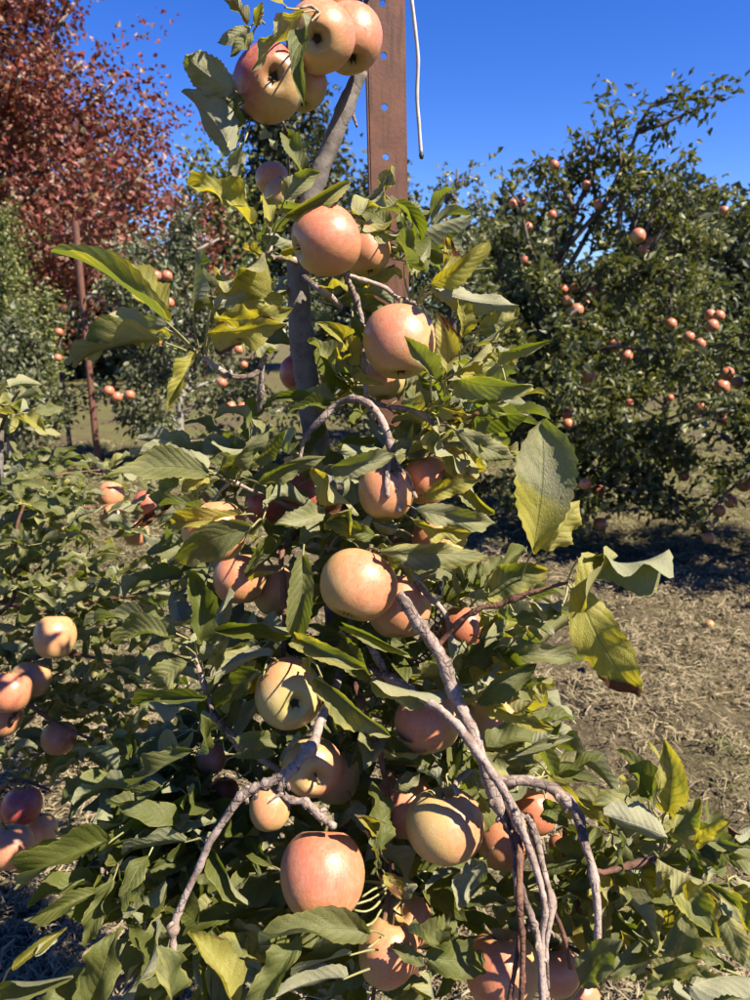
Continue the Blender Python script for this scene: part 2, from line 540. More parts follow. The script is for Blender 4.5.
M_SAGE = mat_far_leaf('pale_orchard_leaf', [(0.0, (0.035, 0.048, 0.016)), (0.5, (0.095, 0.115, 0.042)), (1.0, (0.30, 0.30, 0.15))],
                      (0.28, 0.29, 0.20), (0.22, 0.28, 0.05), 0.45, 0.28)
M_MAPLE = mat_far_leaf('red_maple_leaf', [(0.0, (0.080, 0.020, 0.016)), (0.3, (0.20, 0.038, 0.030)), (0.55, (0.32, 0.070, 0.050)), (0.78, (0.32, 0.125, 0.07)), (1.0, (0.19, 0.17, 0.06))],
                       (0.30, 0.16, 0.11), (0.40, 0.08, 0.03), 0.5, 0.3)
M_DARKT = mat_far_leaf('dark_evergreen_leaf', [(0.0, (0.030, 0.042, 0.018)), (0.6, (0.065, 0.080, 0.030)), (1.0, (0.13, 0.135, 0.05))],
                       (0.10, 0.12, 0.06), (0.12, 0.15, 0.03), 0.6, 0.2)
M_BUSH = mat_far_leaf('light_green_leaf', [(0.0, (0.09, 0.11, 0.025)), (0.6, (0.21, 0.235, 0.06)), (1.0, (0.34, 0.33, 0.11))],
                      (0.2, 0.24, 0.1), (0.25, 0.33, 0.05), 0.5, 0.3)


# ------------------------------------------------------------------ ground
def ground_h(x, y):
    near = np.clip((14 - np.hypot(x, y)) / 6, 0, 1)
    h = (value_noise(x * 2.1, y * 2.1, 1) - 0.5) * 0.05 + (value_noise(x * 6.3, y * 6.3, 2) - 0.5) * 0.04 + (value_noise(x * 15, y * 15, 3) - 0.5) * 0.035
    return h * near


def build_ground():
    xs = np.concatenate([-np.geomspace(300, 5.2, 14), np.arange(-5, 5.01, 0.06), np.geomspace(5.2, 300, 14)])
    ys = np.concatenate([-np.geomspace(300, 2.2, 14), np.arange(-2, 9.01, 0.06), np.geomspace(9.2, 400, 16)])
    X, Y = np.meshgrid(xs, ys)
    V = np.stack([X.ravel(), Y.ravel(), ground_h(X, Y).ravel()], 1)
    nx, ny = len(xs), len(ys)
    i = np.arange(ny - 1)[:, None] * nx; j = np.arange(nx - 1)[None]
    a = (i + j).ravel()
    me = mesh_np('ground', V, [np.stack([a, a + 1, a + nx + 1, a + nx], 1)], [M_GROUND])
    tag(link('ground', me), kind='structure')


build_ground()


def build_straw():
    n = 340000
    # denser close by, spread over the whole orchard alley and not only the camera's wedge
    d = 1.0 + 8.5 * rng.random(n) ** 1.45
    x = (rng.random(n) * 2 - 1) * (0.75 * d + 0.9)
    y = d
    cl = value_noise(x * 3.1, y * 3.1, 9) * 0.6 + value_noise(x * 11, y * 11, 5) * 0.4
    keep = rng.random(n) < np.clip((cl - 0.27) * 3.6, 0.10, 1)
    x, y, cl = x[keep], y[keep], cl[keep]
    n = len(x)
    base_ang = value_noise(x * 4.0, y * 4.0, 12) * 9.0
    ang = base_ang + rng.normal(0, 1.7, n)
    L = rng.gamma(2.5, 0.009, n) + 0.010
    W = rng.uniform(0.0006, 0.0019, n) * (1 + y * 0.12)
    el = np.abs(rng.normal(0, 0.55, n)) + 0.05
    z = ground_h(x, y) + rng.random(n) * 0.038 * np.clip(cl * 1.6, 0.2, 1.2)
    dx, dy = np.cos(ang), np.sin(ang)
    px, py = -dy, dx
    tw = rng.normal(0, 0.6, n)
    V = np.zeros((n, 6, 3))
    for k, (f, zz) in enumerate(((0, 0.0), (0.5, 1.0), (1.0, 1.15))):
        bend = rng.normal(0, 0.10, n) * f * L
        cx = x + dx * L * f + px * bend; cy = y + dy * L * f + py * bend
        cz = z + np.sin(el) * L * 0.5 * zz
        ww = W * (1.0 if k < 2 else 0.35)
        V[:, 2 * k] = np.stack([cx - px * ww, cy - py * ww, cz - tw * ww], 1)
        V[:, 2 * k + 1] = np.stack([cx + px * ww, cy + py * ww, cz + tw * ww], 1)
    b = np.arange(n)[:, None] * 6
    F = np.concatenate([b + np.array([[0, 1, 3, 2]]), b + np.array([[2, 3, 5, 4]])])
    r = np.clip(0.25 + 0.75 * rng.random(n) * (0.5 + 0.6 * cl), 0, 0.93)
    gp = value_noise(x * 0.9, y * 0.9, 31) + (y > 4.6) * 0.36 + (x < -0.4) * 0.06
    r = np.where((gp > 0.72) & (rng.random(n) < 0.7), 1.0, r)
    r = np.where(rng.random(n) < 0.03, 1.0, r)
    tone = np.zeros((n, 6, 4)); tone[..., 0] = r[:, None]; tone[..., 3] = 1
    me = mesh_np('dry_grass', V.reshape(-1, 3), [F], [M_STRAW], tone=tone.reshape(-1, 4))
    tag(link('dry_grass', me), 'mown straw coloured dry grass lying over the orchard floor', 'grass', kind='stuff')


build_straw()


# ------------------------------------------------------------------ far foliage
def leaf_cloud(name, pos, size, tones, mat, r, up=0.55, wide=0.5, droop=0.25, outdir=None):
    """one mesh of folded four-triangle leaves"""
    n = len(pos)
    nrm = r.normal(0, 1, (n, 3)); nrm /= np.linalg.norm(nrm, axis=1)[:, None]
    nrm[:, 2] += up
    nrm /= np.linalg.norm(nrm, axis=1)[:, None]
    d = r.normal(0, 1, (n, 3))
    if outdir is not None: d += outdir * 1.2
    d[:, 2] -= droop
    d -= nrm * np.sum(d * nrm, 1)[:, None]
    d /= np.linalg.norm(d, axis=1)[:, None] + 1e-9
    s = np.cross(d, nrm)
    sz = size[:, None]
    w = sz * wide * 0.5 * r.uniform(0.75, 1.15, n)[:, None]
    fold = r.uniform(0.05, 0.55, n)[:, None]
    curl = r.uniform(-0.05, 0.28, n)[:, None]
    V = np.zeros((n, 5, 3))
    V[:, 0] = pos
    V[:, 1] = pos + d * sz * 0.45 - s * w + nrm * w * fold
    V[:, 2] = pos + d * sz - nrm * sz * curl
    V[:, 3] = pos + d * sz * 0.45 + s * w + nrm * w * fold
    V[:, 4] = pos + d * sz * 0.5
    b = np.arange(n)[:, None] * 5
    F = np.concatenate([b + np.array([t]) for t in ((0, 4, 1), (4, 2, 1), (0, 3, 4), (4, 3, 2))])
    # normals must look up along nrm
    tone = np.zeros((n, 5, 4)); tone[..., 0] = tones[:, None]; tone[..., 3] = 1
    return mesh_np(name, V.reshape(-1, 3), [F], [mat], smooth=False, tone=tone.reshape(-1, 4))


def grow(r, start, direction, length, nseg, wander, lift=0.0):
    p = np.array(start, float); d = np.array(direction, float); d /= np.linalg.norm(d)
    pts = [p.copy()]
    for _ in range(nseg):
        d = d + r.normal(0, wander, 3) + np.array([0, 0, lift])
        d /= np.linalg.norm(d)
        p = p + d * length / nseg
        pts.append(p.copy())
    return np.array(pts)


def sample_poly(r, poly, n, lo=0.0):
    seg = np.linalg.norm(np.diff(poly, axis=0), axis=1)
    cum = np.concatenate([[0], np.cumsum(seg)])
    t = (lo + (1 - lo) * r.random(n)) * cum[-1]
    i = np.clip(np.searchsorted(cum, t) - 1, 0, len(seg) - 1)
    f = ((t - cum[i]) / np.maximum(seg[i], 1e-9))[:, None]
    return poly[i] * (1 - f) + poly[i + 1] * f


def far_tree(name, label, cat, base, trunk, trunk_r, limbs, twig_n, twig_len, leaf_n, leaf_size, mat, bark, seed,
             group=None, sigma=0.05, tone_mu=0.5, tone_sd=0.25, up=0.55, wide=0.5, limb_lo=0.25, twig_lift=0.0, min_z=0.05, thin=None):
    """a tree: tapered trunk, one mesh per limb, crown of leaves set along twigs that leave the limbs"""
    r = np.random.default_rng(seed)
    base = np.array(base, float)
    root = empty(name, base, label, cat, group)
    P = catmull(trunk, 14)
    rad = np.linspace(trunk_r, trunk_r * 0.25, len(P)); rad[0] *= 1.35
    V, F = tube_arrays(P - base, rad, 8, 0.06, r)
    link('trunk', mesh_np('trunk', V, F, [bark]), root)
    pts, outs = [], []
    for li, L in enumerate(limbs):
        L = np.asarray(L, float)
        fac = thin.get(li, 1.0) if thin else 1.0
        ln = np.linalg.norm(L[-1] - L[0])
        Ls = catmull(L, 9)
        rr = np.linspace(trunk_r * 0.42, trunk_r * 0.10, 9)
        V, F = tube_arrays(Ls - base, rr, 6, 0.05, r)
        link('limb', mesh_np('limb', V, F, [bark]), root)
        k = max(3, int(twig_n * ln * fac))
        st = sample_poly(r, Ls, k, limb_lo)
        for s in st:
            dd = r.normal(0, 1, 3) + (Ls[-1] - Ls[0]) / max(ln, 1e-6) * 0.5
            tw = grow(r, s, dd, twig_len * r.uniform(0.5, 1.3), 4, 0.25, twig_lift)
            q = sample_poly(r, tw, max(3, int(leaf_n * r.uniform(0.6, 1.4))), 0.0)
            pts.append(q + r.normal(0, sigma, q.shape))
            outs.append(np.tile((tw[-1] - tw[0]) / (np.linalg.norm(tw[-1] - tw[0]) + 1e-9), (len(q), 1)))
        q = sample_poly(r, Ls, int(leaf_n * 2), 0.5)
        pts.append(q + r.normal(0, sigma, q.shape)); outs.append(np.zeros_like(q))
    pts = np.vstack(pts); outs = np.vstack(outs)
    m = (pts[:, 2] > min_z) & clear_of_fruit(pts, r)
    pts, outs = pts[m], outs[m]
    n = len(pts)
    tones = np.clip(r.normal(tone_mu, tone_sd, n), 0, 1)
    size = leaf_size * r.uniform(0.65, 1.2, n)
    c = link('crown', leaf_cloud('crown', pts - base, size, tones, mat, r, up, wide, outdir=outs), root)
    c['kind'] = 'stuff'
    return root, n


def auto_limbs(r, trunk, n, length, z0, z1, lift=0.05, wander=0.12, taper=0.6, flat=0.35):
    P = catmull(trunk, 40)
    out = []
    for k in range(n):
        z = z0 + (z1 - z0) * (k + r.random()) / n
        i = int(np.argmin(np.abs(P[:, 2] - z)))
        a = k * 2.4 + r.uniform(-0.5, 0.5)
        f = (z - z0) / max(z1 - z0, 1e-6)
        d = np.array([math.cos(a), math.sin(a), flat + 0.6 * f * r.random()])
        out.append(grow(r, P[i], d, length * (1 - taper * f) * r.uniform(0.75, 1.2), 4, wander, lift))
    return out


# apples of the far trees
GR = 'apples on the far right trees'
FR = [(554, 165, 5, 'topmost left apple of the arching tree, against the sky'), (592, 151, 4.5, 'highest apple of the arching tree, in thin top leaves'),
      (586, 185, 5, 'apple under the highest apple of the arching tree'), (513, 204, 5, 'left apple of a shaded pair on the arching tree shoulder'),
      (522, 202, 5, 'right apple of a shaded pair on the arching tree shoulder'), (528, 228, 6, 'single dull apple left of the arching tree trunk'),
      (598, 205, 5, 'small apple beside the main leader of the arching tree'), (724, 211, 5, 'lone apple at the tip of the far right side branch'),
      (638, 236, 8, 'biggest apple in the upper middle of the arching tree'), (648, 241, 5, 'small apple touching the biggest upper middle one'),
      (552, 215, 5, 'shaded apple near the dark upper trunk'), (525, 261, 5, 'shaded apple low on the left shoulder'),
      (563, 290, 5.5, 'upper left apple of the cluster of seven'), (574, 288, 5, 'top middle apple of the cluster of seven'),
      (568, 301, 6, 'middle left apple of the cluster of seven'), (577, 310, 7, 'largest apple of the cluster of seven'),
      (586, 305, 6, 'middle right apple of the cluster of seven'), (578, 321, 7, 'lowest apple of the cluster of seven'),
      (591, 290, 5.5, 'upper right apple of the cluster of seven'), (614, 346, 7.5, 'left apple of the pair in the middle of the arching tree'),
      (626, 356, 7, 'right apple of the pair in the middle of the arching tree'), (588, 376, 8, 'single pink apple left of the middle pair'),
      (567, 414, 6, 'upper apple of the dark pair by the trunk'), (568, 424, 6, 'lower apple of the dark pair by the trunk'),
      (629, 403, 4.5, 'tiny pink apple in the dark middle of the arching tree'), (671, 324, 6, 'apple left of the three by the sky gap'),
      (710, 315, 6, 'upper left apple of the three by the sky gap'), (719, 316, 6, 'upper right apple of the three by the sky gap'),
      (712, 326, 7, 'lowest apple of the three by the sky gap'), (689, 337, 6, 'left apple of the pair under the sky gap'),
      (700, 344, 6, 'right apple of the pair under the sky gap'), (727, 374, 7.5, 'top apple of the trio near the right edge'),
      (737, 383, 7, 'right apple of the trio near the right edge'), (722, 387, 8, 'lower left apple of the trio near the right edge'),
      (701, 409, 7, 'single pink apple below the trio near the right edge'), (724, 420, 7, 'dull brown apple in shade near the right edge'),
      (744, 485, 7.5, 'bright pink apple touching the right edge low down'), (719, 511, 7, 'left apple of the low dark pair on the right'),
      (731, 502, 7, 'right apple of the low dark pair on the right'), (708, 538, 6.5, 'lowest hanging dark apple over the grass on the right'),
      (585, 484, 6.5, 'left apple of the low pair behind the big upright leaf'), (599, 491, 7, 'right apple of the low pair behind the big upright leaf'),
      (600, 524, 7.5, 'low apple just above the ground behind the big leaf'), (670, 398, 4, 'tiny pale apple in the middle right leaves'),
      (643, 250, 6, 'apple just below the biggest upper middle one'), (684, 476, 6, 'brownish apple low in the right tree leaves')]
GF = 'apples on the far left row'
FL = [(156, 276, 5.5, 'left of the two small pink apples above the curled left leaves'), (167, 276, 5.5, 'right of the two small pink apples above the curled left leaves'),
      (169, 303, 5.5, 'small pink apple below the upper pair'), (157, 342, 5, 'small pink apple between the left leaves'),
      (109, 391, 5.5, 'left apple of the three beside the pale far trunk'), (117, 397, 5.5, 'middle apple of the three beside the pale far trunk'),
      (130, 395, 5, 'right apple of the three beside the pale far trunk'), (239, 350, 5, 'small apple under the brownish leaf left of the trunk'),
      (244, 365, 4, 'tiny apple above the thin horizontal twig'), (222, 383, 5, 'small apple just under the thin horizontal twig'),
      (231, 407, 5.5, 'left apple of the far trio left of the trunk'), (243, 408, 6, 'middle apple of the far trio left of the trunk'),
      (251, 417, 5.5, 'right apple of the far trio left of the trunk'), (59, 332, 4, 'tiny apple left of the brown stake'),
      (58, 358, 4, 'tiny apple below the other one left of the brown stake')]


def far_depth(i, r):
    return 4.50 + 0.07 * (i * 7 % 8) if r > 6.4 else 4.78 + 0.06 * (i * 5 % 7)


FAR_DISCS = [(px, py, r * 0.9, far_depth(i, r)) for i, (px, py, r, _) in enumerate(FR)] + [(px, py, r, 6.2 + 0.1 * (i % 4)) for i, (px, py, r, _) in enumerate(FL)]
_CR = np.array(CAMROT)


def clear_of_fruit(pts, r):
    # leave most of each far apple uncovered: few leaves grow right in front of it
    v = (pts - np.array(CAM)) @ _CR
    d = -v[:, 2]
    x = 375 + v[:, 0] / d * FPX; y = 500 - v[:, 1] / d * FPX
    keep = np.ones(len(pts), bool)
    for ax_, ay_, ar_, ad_ in FAR_DISCS:
        keep &= ~((d < ad_) & (d > ad_ - 1.6) & (np.hypot(x - ax_, y - ay_) < ar_ * 1.5 + 3) & (r.random(len(pts)) < 0.88))
    return keep


NLEAF = 0
rr_ = np.random.default_rng(42)


def apx(pts, d):
    return [np.array(at(x, y, d + (e[0] if e else 0))) for x, y, *e in pts]


# --- the big orchard tree on the right (its leaders follow the photograph's outline)
DR = 5.3
b1 = np.array(atY(556, 536, DR)); b1[2] = 0
tr1 = [b1, np.array(atY(553, 470, DR)), np.array(atY(549, 380, DR)), np.array(atY(556, 290, DR)), np.array(atY(575, 210, DR))]
L1 = [[np.array(atY(x, y, DR + e)) for x, y, e in poly] for poly in (
    [(556, 290, 0), (590, 230, .1), (622, 170, .1), (641, 122, .05), (655, 104, 0), (690, 100, -.05), (726, 95, -.1)],
    [(552, 300, 0), (530, 250, -.2), (520, 205, -.2), (503, 186, -.2)],
    [(556, 290, 0), (552, 220, 0), (545, 175, 0), (535, 163, 0)],
    [(575, 210, 0), (590, 180, .1), (600, 145, .15), (606, 120, .15)],
    [(575, 210, 0), (560, 185, -.1), (548, 170, -.1)],
    [(590, 250, .1), (640, 240, 0), (680, 222, -.1), (725, 212, -.2)],
    [(560, 330, 0), (610, 290, -.35), (650, 270, -.5), (690, 280, -.6)],
    [(552, 380, 0), (600, 350, -.4), (640, 350, -.7), (690, 370, -.8)],
    [(552, 400, 0), (610, 400, .4), (660, 380, .5), (700, 370, .5)],
    [(551, 430, 0), (600, 430, -.4), (650, 440, -.7), (690, 470, -.8)],
    [(551, 430, 0), (600, 450, .3), (660, 450, .4), (720, 470, .3)],
    [(550, 360, 0), (520, 340, -.3), (500, 320, -.4), (490, 330, -.5)],
    [(550, 420, 0), (520, 420, -.3), (495, 430, -.5), (480, 450, -.6)],
    [(552, 460, 0), (530, 470, -.4), (515, 490, -.6), (505, 505, -.6)],
    [(552, 460, 0), (590, 480, -.5), (630, 490, -.8), (660, 500, -.8)],
    [(553, 470, 0), (580, 490, -.6), (590, 510, -.8)],
    [(556, 320, 0), (580, 320, -.5), (575, 310, -.8), (560, 330, -.9)],
    [(556, 300, 0), (600, 290, .4), (640, 310, .6)],
    [(556, 260, 0), (610, 200, -.1), (640, 190, -.2), (662, 200, -.2)],
    [(553, 350, 0), (520, 300, .3), (500, 270, .4), (497, 240, .4)],
    [(600, 430, 0), (640, 480, -.6), (690, 510, -.8), (708, 530, -.8)],
    [(552, 440, 0), (600, 420, -.9), (620, 440, -1.0)],
    [(600, 250, .05), (596, 200, .05), (588, 160, .05), (583, 132, .05)],
    [(618, 240, -.1), (622, 190, -.1), (618, 140, -.1), (612, 108, -.1)],
    [(632, 240, .1), (640, 190, .1), (650, 150, .1), (668, 128, .1)],
    [(640, 245, -.1), (660, 200, -.1), (676, 165, -.1), (690, 150, -.1)],
    [(570, 240, .1), (572, 200, .1), (568, 170, .1), (562, 150, .1)],
    [(640, 130, .05), (660, 125, .05), (690, 112, 0), (712, 104, 0)],
    [(650, 250, -.2), (685, 200, -.2), (705, 190, -.2)],
    [(552, 350, 0), (560, 380, -.8), (590, 390, -1.0)],
)]
L1 += auto_limbs(np.random.default_rng(8), tr1, 22, 0.85, 0.2, 1.7, 0.0, 0.12, 0.35, 0.15)
_, k = far_tree('apple_tree', 'tall apple tree with an arching top shoot on the right', 'tree', b1, tr1, 0.045, L1, 34, 0.17, 17, 0.068,
                M_APLEAF, M_FBARK, 11, 'orchard trees in the far rows', 0.032, 0.36, 0.28,
                thin={0: .32, 1: .5, 2: .55, 3: .42, 4: .5, 5: .34, 18: .4, 22: .4, 23: .4, 24: .35, 25: .3, 26: .45, 27: .25, 28: .3})
NLEAF += k
# --- its neighbour at the right edge, lower, partly outside the frame
b2 = np.array([2.72, 4.10, 0])
r2 = np.random.default_rng(5)
tr2 = [b2, b2 + [0, 0, 0.7], b2 + [-0.03, 0.02, 1.2], b2 + [0.02, 0, 1.55]]
L2 = auto_limbs(r2, tr2, 28, 0.95, 0.25, 1.5, 0.02, 0.12, 0.55)
L2 += [[np.array(atY(x, y, 4.4 + e)) for x, y, e in poly] for poly in (
    [(800, 300, 0), (770, 320, -.3), (735, 340, -.4), (705, 350, -.4)],
    [(800, 380, 0), (760, 400, -.3), (720, 410, -.4), (690, 420, -.4)],
    [(810, 440, 0), (770, 460, -.3), (730, 490, -.4), (705, 520, -.4)],
    [(810, 290, 0), (790, 250, -.1), (765, 225, -.1), (745, 205, -.1)])]
_, k = far_tree('apple_tree', 'lower apple tree cut off by the right edge of the picture', 'tree', b2, tr2, 0.045, L2, 30, 0.17, 17, 0.068,
                M_APLEAF, M_FBARK, 12, 'orchard trees in the far rows', 0.032, 0.34, 0.27)
NLEAF += k
# --- apple tree of the next row, top shoots against the sky beside the steel post
b3 = np.array(atY(448, 470, 8.2)); b3[2] = 0
tr3 = [b3, b3 + [0.02, 0, 1.2], b3 + [0, 0, 2.2], b3 + [0.03, 0, 3.0]]
r3 = np.random.default_rng(3)
L3 = auto_limbs(r3, tr3, 22, 0.8, 0.5, 2.9, 0.04, 0.12, 0.75)
L3 += [[np.array(atY(x, y, 8.2)) for x, y in ((448, 300), (446, 240), (447, 200), (446, 172))],
       [np.array(atY(x, y, 8.2)) for x, y in ((448, 290), (462, 250), (470, 220), (476, 196))]]
_, k = far_tree('apple_tree', 'slender sunlit apple tree rising behind the post and wire', 'tree', b3, tr3, 0.05, L3, 18, 0.16, 8, 0.075,
                M_SAGE, M_FBARK, 13, 'orchard trees in the far rows', 0.04, 0.55, 0.25)
NLEAF += k
# --- the row on the left beyond the small near tree, and more of the far rows
row = [(-0.10, 7.6, 2.15, 1.05, 'apple tree hung with small pink fruit behind the main trunk, left of centre', M_SAGE),
       (-2.05, 7.8, 2.25, 1.10, 'pale leaved apple tree right of the far brown post', M_SAGE),
       (-3.55, 7.2, 1.25, 0.8, 'apple tree low at the left edge below the light green shrub', M_SAGE),
       (1.1, 9.2, 2.4, 1.2, 'apple tree deep in shade behind the arching right tree', M_APLEAF),
       (3.3, 8.6, 2.5, 1.25, 'apple tree standing behind the two right trees', M_APLEAF)]
for i, (x, y, h, rad, lab, mt) in enumerate(row):
    b = np.array([x, y, 0.0]); rg = np.random.default_rng(60 + i)
    tr = [b, b + [0.03, 0, h * .4], b + [-0.03, 0.02, h * .75], b + [0.02, 0, h]]
    Lm = auto_limbs(rg, tr, 32, rad, 0.25, h * 0.97, 0.02, 0.14, 0.6)
    _, k = far_tree('apple_tree', lab, 'tree', b, tr, 0.045, Lm, 22, 0.20, 16, 0.08, mt, M_PALEBARK if i in (1, 2) else M_FBARK, 80 + i,
                    'orchard trees in the far rows', 0.05, 0.5, 0.28)
    NLEAF += k

# --- far trees
def round_tree(name, label, base, h, rad, zc, nl, leaf, mat, bark, seed, tone=(0.45, 0.28), tw=7, tl=0.9, ln=10, tr=0.2, sig=0.2, group=None, flat=0.45, z0f=0.15):
    rg = np.random.default_rng(seed)
    b = np.array(base, float)
    t = [b, b + [0.1, 0, h * .3], b + [-0.1, 0.1, h * .6], b + [0, 0, h * .92]]
    Lm = auto_limbs(rg, t, nl, rad, h * z0f, h * 0.93, 0.06, 0.16, 0.55, flat)
    return far_tree(name, label, 'tree', b, t, tr, Lm, tw, tl, ln, leaf, mat, bark, seed + 1, group, sig, tone[0], tone[1], 0.5, 0.8)[1]


NLEAF += round_tree('red_maple_tree', 'large tree with dense dark red autumn leaves at upper left', (-9.0, 17.5, 0), 11.5, 5.8, 6, 84, 0.135, M_MAPLE, M_PALEBARK, 201, (0.50, 0.30), 4.6, 1.5, 48, 0.26, 0.14, None, 0.30, 0.10)
NLEAF += round_tree('red_maple_tree', 'lower red leaved tree between the maple and the green trees', (-5.2, 21.0, 0), 4.6, 2.2, 3, 24, 0.15, M_MAPLE, M_PALEBARK, 221, (0.62, 0.28), 5, 1.0, 12, 0.18, 0.25)
NLEAF += round_tree('broadleaf_tree', 'dark olive green tree behind the top apples', (-2.8, 27, 0), 8.9, 3.4, 4, 44, 0.26, M_DARKT, M_FBARK, 203, (0.5, 0.28), 6, 1.1, 13, 0.24, 0.28)
NLEAF += round_tree('broadleaf_tree', 'smaller olive tree beside the rusty post, behind the leader', (0.35, 29, 0), 6.6, 2.6, 4, 34, 0.26, M_DARKT, M_FBARK, 205, (0.5, 0.28), 6, 1.0, 13, 0.2, 0.28)
NLEAF += round_tree('broadleaf_tree', 'yellowish green tree showing below the red maple', (-4.9, 25, 0), 6.0, 2.4, 4, 34, 0.22, M_BUSH, M_FBARK, 207, (0.45, 0.28), 6, 1.0, 12, 0.2, 0.28)
NLEAF += round_tree('leafy_shrub', 'light green bushy shrub at the left edge below the red tree', (-4.75, 9.6, 0), 2.75, 1.15, 2, 40, 0.055, M_BUSH, M_FBARK, 209, (0.55, 0.28), 20, 0.35, 22, 0.06, 0.06, None, 0.8, 0.05)
for i, (x, y, h, rd) in enumerate(((5.5, 30, 5.2, 3.4), (11.5, 29, 5.6, 3.6), (17, 31, 6.0, 4.0), (-14.5, 27, 6.5, 4.0), (-9.6, 24, 5.0, 3.2))):
    labs = ('low dark tree far behind the arching apple tree', 'low dark tree far behind the right edge trees', 'far dark tree line end at the right', 'far dark tree behind the red maple', 'dark tree added low behind the tall brown stake for the shade under the maple')  # last one is an added dark mass for the shade beneath the maple
    NLEAF += round_tree('broadleaf_tree', labs[i], (x, y, 0), h, rd, 3, 26, 0.42, M_DARKT, M_FBARK, 301 + 2 * i, (0.35, 0.25), 5, 1.3, 18, 0.25, 0.45, None, 0.2, 0.02)


# ------------------------------------------------------------------ far posts on the left
def stake(px, ptop, pbot, Y, w, label, mat, name='wooden_stake'):
    top = np.array(atY(px, ptop, Y)); b = np.array([top[0] + 0.03, Y, -0.05])
    V, F = tube_arrays(catmull([b, (b + top) / 2, top], 10), np.full(10, w / 2), 10, 0.03, np.random.default_rng(int(px)))
    o = link(name, mesh_np(name, V - b, F, [mat], smooth=False), None, b)
    tag(o, label, 'post', 'stakes along the left row')


stake(75, 221, 440, 7.4, 0.062, 'tall reddish brown stake standing before the maple on the left', M_RUST)
stake(61, 372, 440, 8.4, 0.05, 'thin dark stake left of the brown stake', M_FBARK)


# ------------------------------------------------------------------ apples
def apple_mesh(name, hgt=1.0, seed=0, nseg=36, nring=22, mat=None):
    """unit apple (radius 1, stem +Z): stem hollow, calyx basin, slight five ribs"""
    r = np.random.default_rng(seed)
    th = np.linspace(0, math.pi, nring)
    prof = []
    for a in th:
        rad = math.sin(a) ** 0.92 if 0 < a < math.pi else 0
        z = math.cos(a)
        rr = rad * (1.0 + 0.045 * math.cos(a) + 0.02 * math.cos(2 * a))
        zz = z * 0.93 * hgt
        zz -= 0.42 * math.exp(-(rad / 0.22) ** 2) * (z > 0)
        zz += 0.36 * math.exp(-(rad / 0.21) ** 2) * (z < 0)
        prof.append((rr, zz))
    ph = np.arange(nseg) / nseg * 2 * math.pi
    p0 = r.uniform(0, 6.28); e = r.uniform(0.01, 0.045)
    V = [(0, 0, prof[0][1])]
    for i in range(1, nring - 1):
        rr, zz = prof[i]
        low = max(0.0, -math.cos(th[i])) ** 1.5
        m = 1 + e * np.cos(2 * ph + p0) * 0.7 + 0.030 * low * np.cos(5 * ph + p0) + 0.012 * np.cos(3 * ph + p0 * 2)
        V += [(rr * m[k] * math.cos(ph[k]), rr * m[k] * math.sin(ph[k]), zz + 0.03 * math.sin(ph[k] + p0) * math.sin(th[i])) for k in range(nseg)]
    V.append((0, 0, prof[-1][1]))
    j = np.arange(nseg); j2 = (j + 1) % nseg
    F = [np.stack([np.zeros(nseg, int), 1 + j, 1 + j2], 1)]
    Q = []
    for i in range(nring - 3):
        a = 1 + i * nseg
        Q.append(np.stack([a + j, a + nseg + j, a + nseg + j2, a + j2], 1))
    l = 1 + (nring - 3) * nseg
    F.append(np.stack([l + j, np.full(nseg, len(V) - 1), l + j2], 1))
    F.append(np.concatenate(Q))
    return mesh_np(name, V, F, [mat or M_APPLE])


def stem_mesh(seed):
    r = np.random.default_rng(seed)
    b = r.normal(0, 0.16, 2)
    P = catmull([(0, 0, 0.40), (b[0] * .3, b[1] * .3, 0.75), (b[0], b[1], 1.15)], 7)
    V, F = tube_arrays(P, np.array([.05, .042, .038, .036, .038, .045, .062]), 7, 0.05, r)
    return mesh_np('stem', V, F, [M_STALK])


def calyx_mesh(seed):
    r = np.random.default_rng(seed)
    V, F = [], []
    n = 5
    for k in range(n):
        a = k / n * 2 * math.pi + r.uniform(-.2, .2)
        da = 0.45
        h = r.uniform(-.05, .05)
        i = len(V)
        V += [(0.03 * math.cos(a), 0.03 * math.sin(a), -0.60), (0.10 * math.cos(a - da), 0.10 * math.sin(a - da), -0.70),
              (0.145 * math.cos(a), 0.145 * math.sin(a), -0.86 + h), (0.10 * math.cos(a + da), 0.10 * math.sin(a + da), -0.70)]
        F += [(i, i + 1, i + 2), (i, i + 2, i + 3)]
    i = len(V)
    V += [(0.12 * math.cos(t), 0.12 * math.sin(t), -0.69) for t in np.arange(8) / 8 * 6.283]
    V.append((0, 0, -0.62))
    F += [(i + k, i + (k + 1) % 8, i + 8) for k in range(8)]
    return mesh_np('calyx', V, [np.array(F)], [M_CALYX], smooth=False)


AM = [apple_mesh('apple', h, 50 + i) for i, h in enumerate((0.98, 1.04, 1.10, 1.0, 1.15))]
AMF = [apple_mesh('apple', 0.98, 70 + i, 16, 10, M_APPLE_FAR) for i in range(2)]
SM = [stem_mesh(i) for i in range(4)]
CM = [calyx_mesh(i) for i in range(3)]
APPLES = []


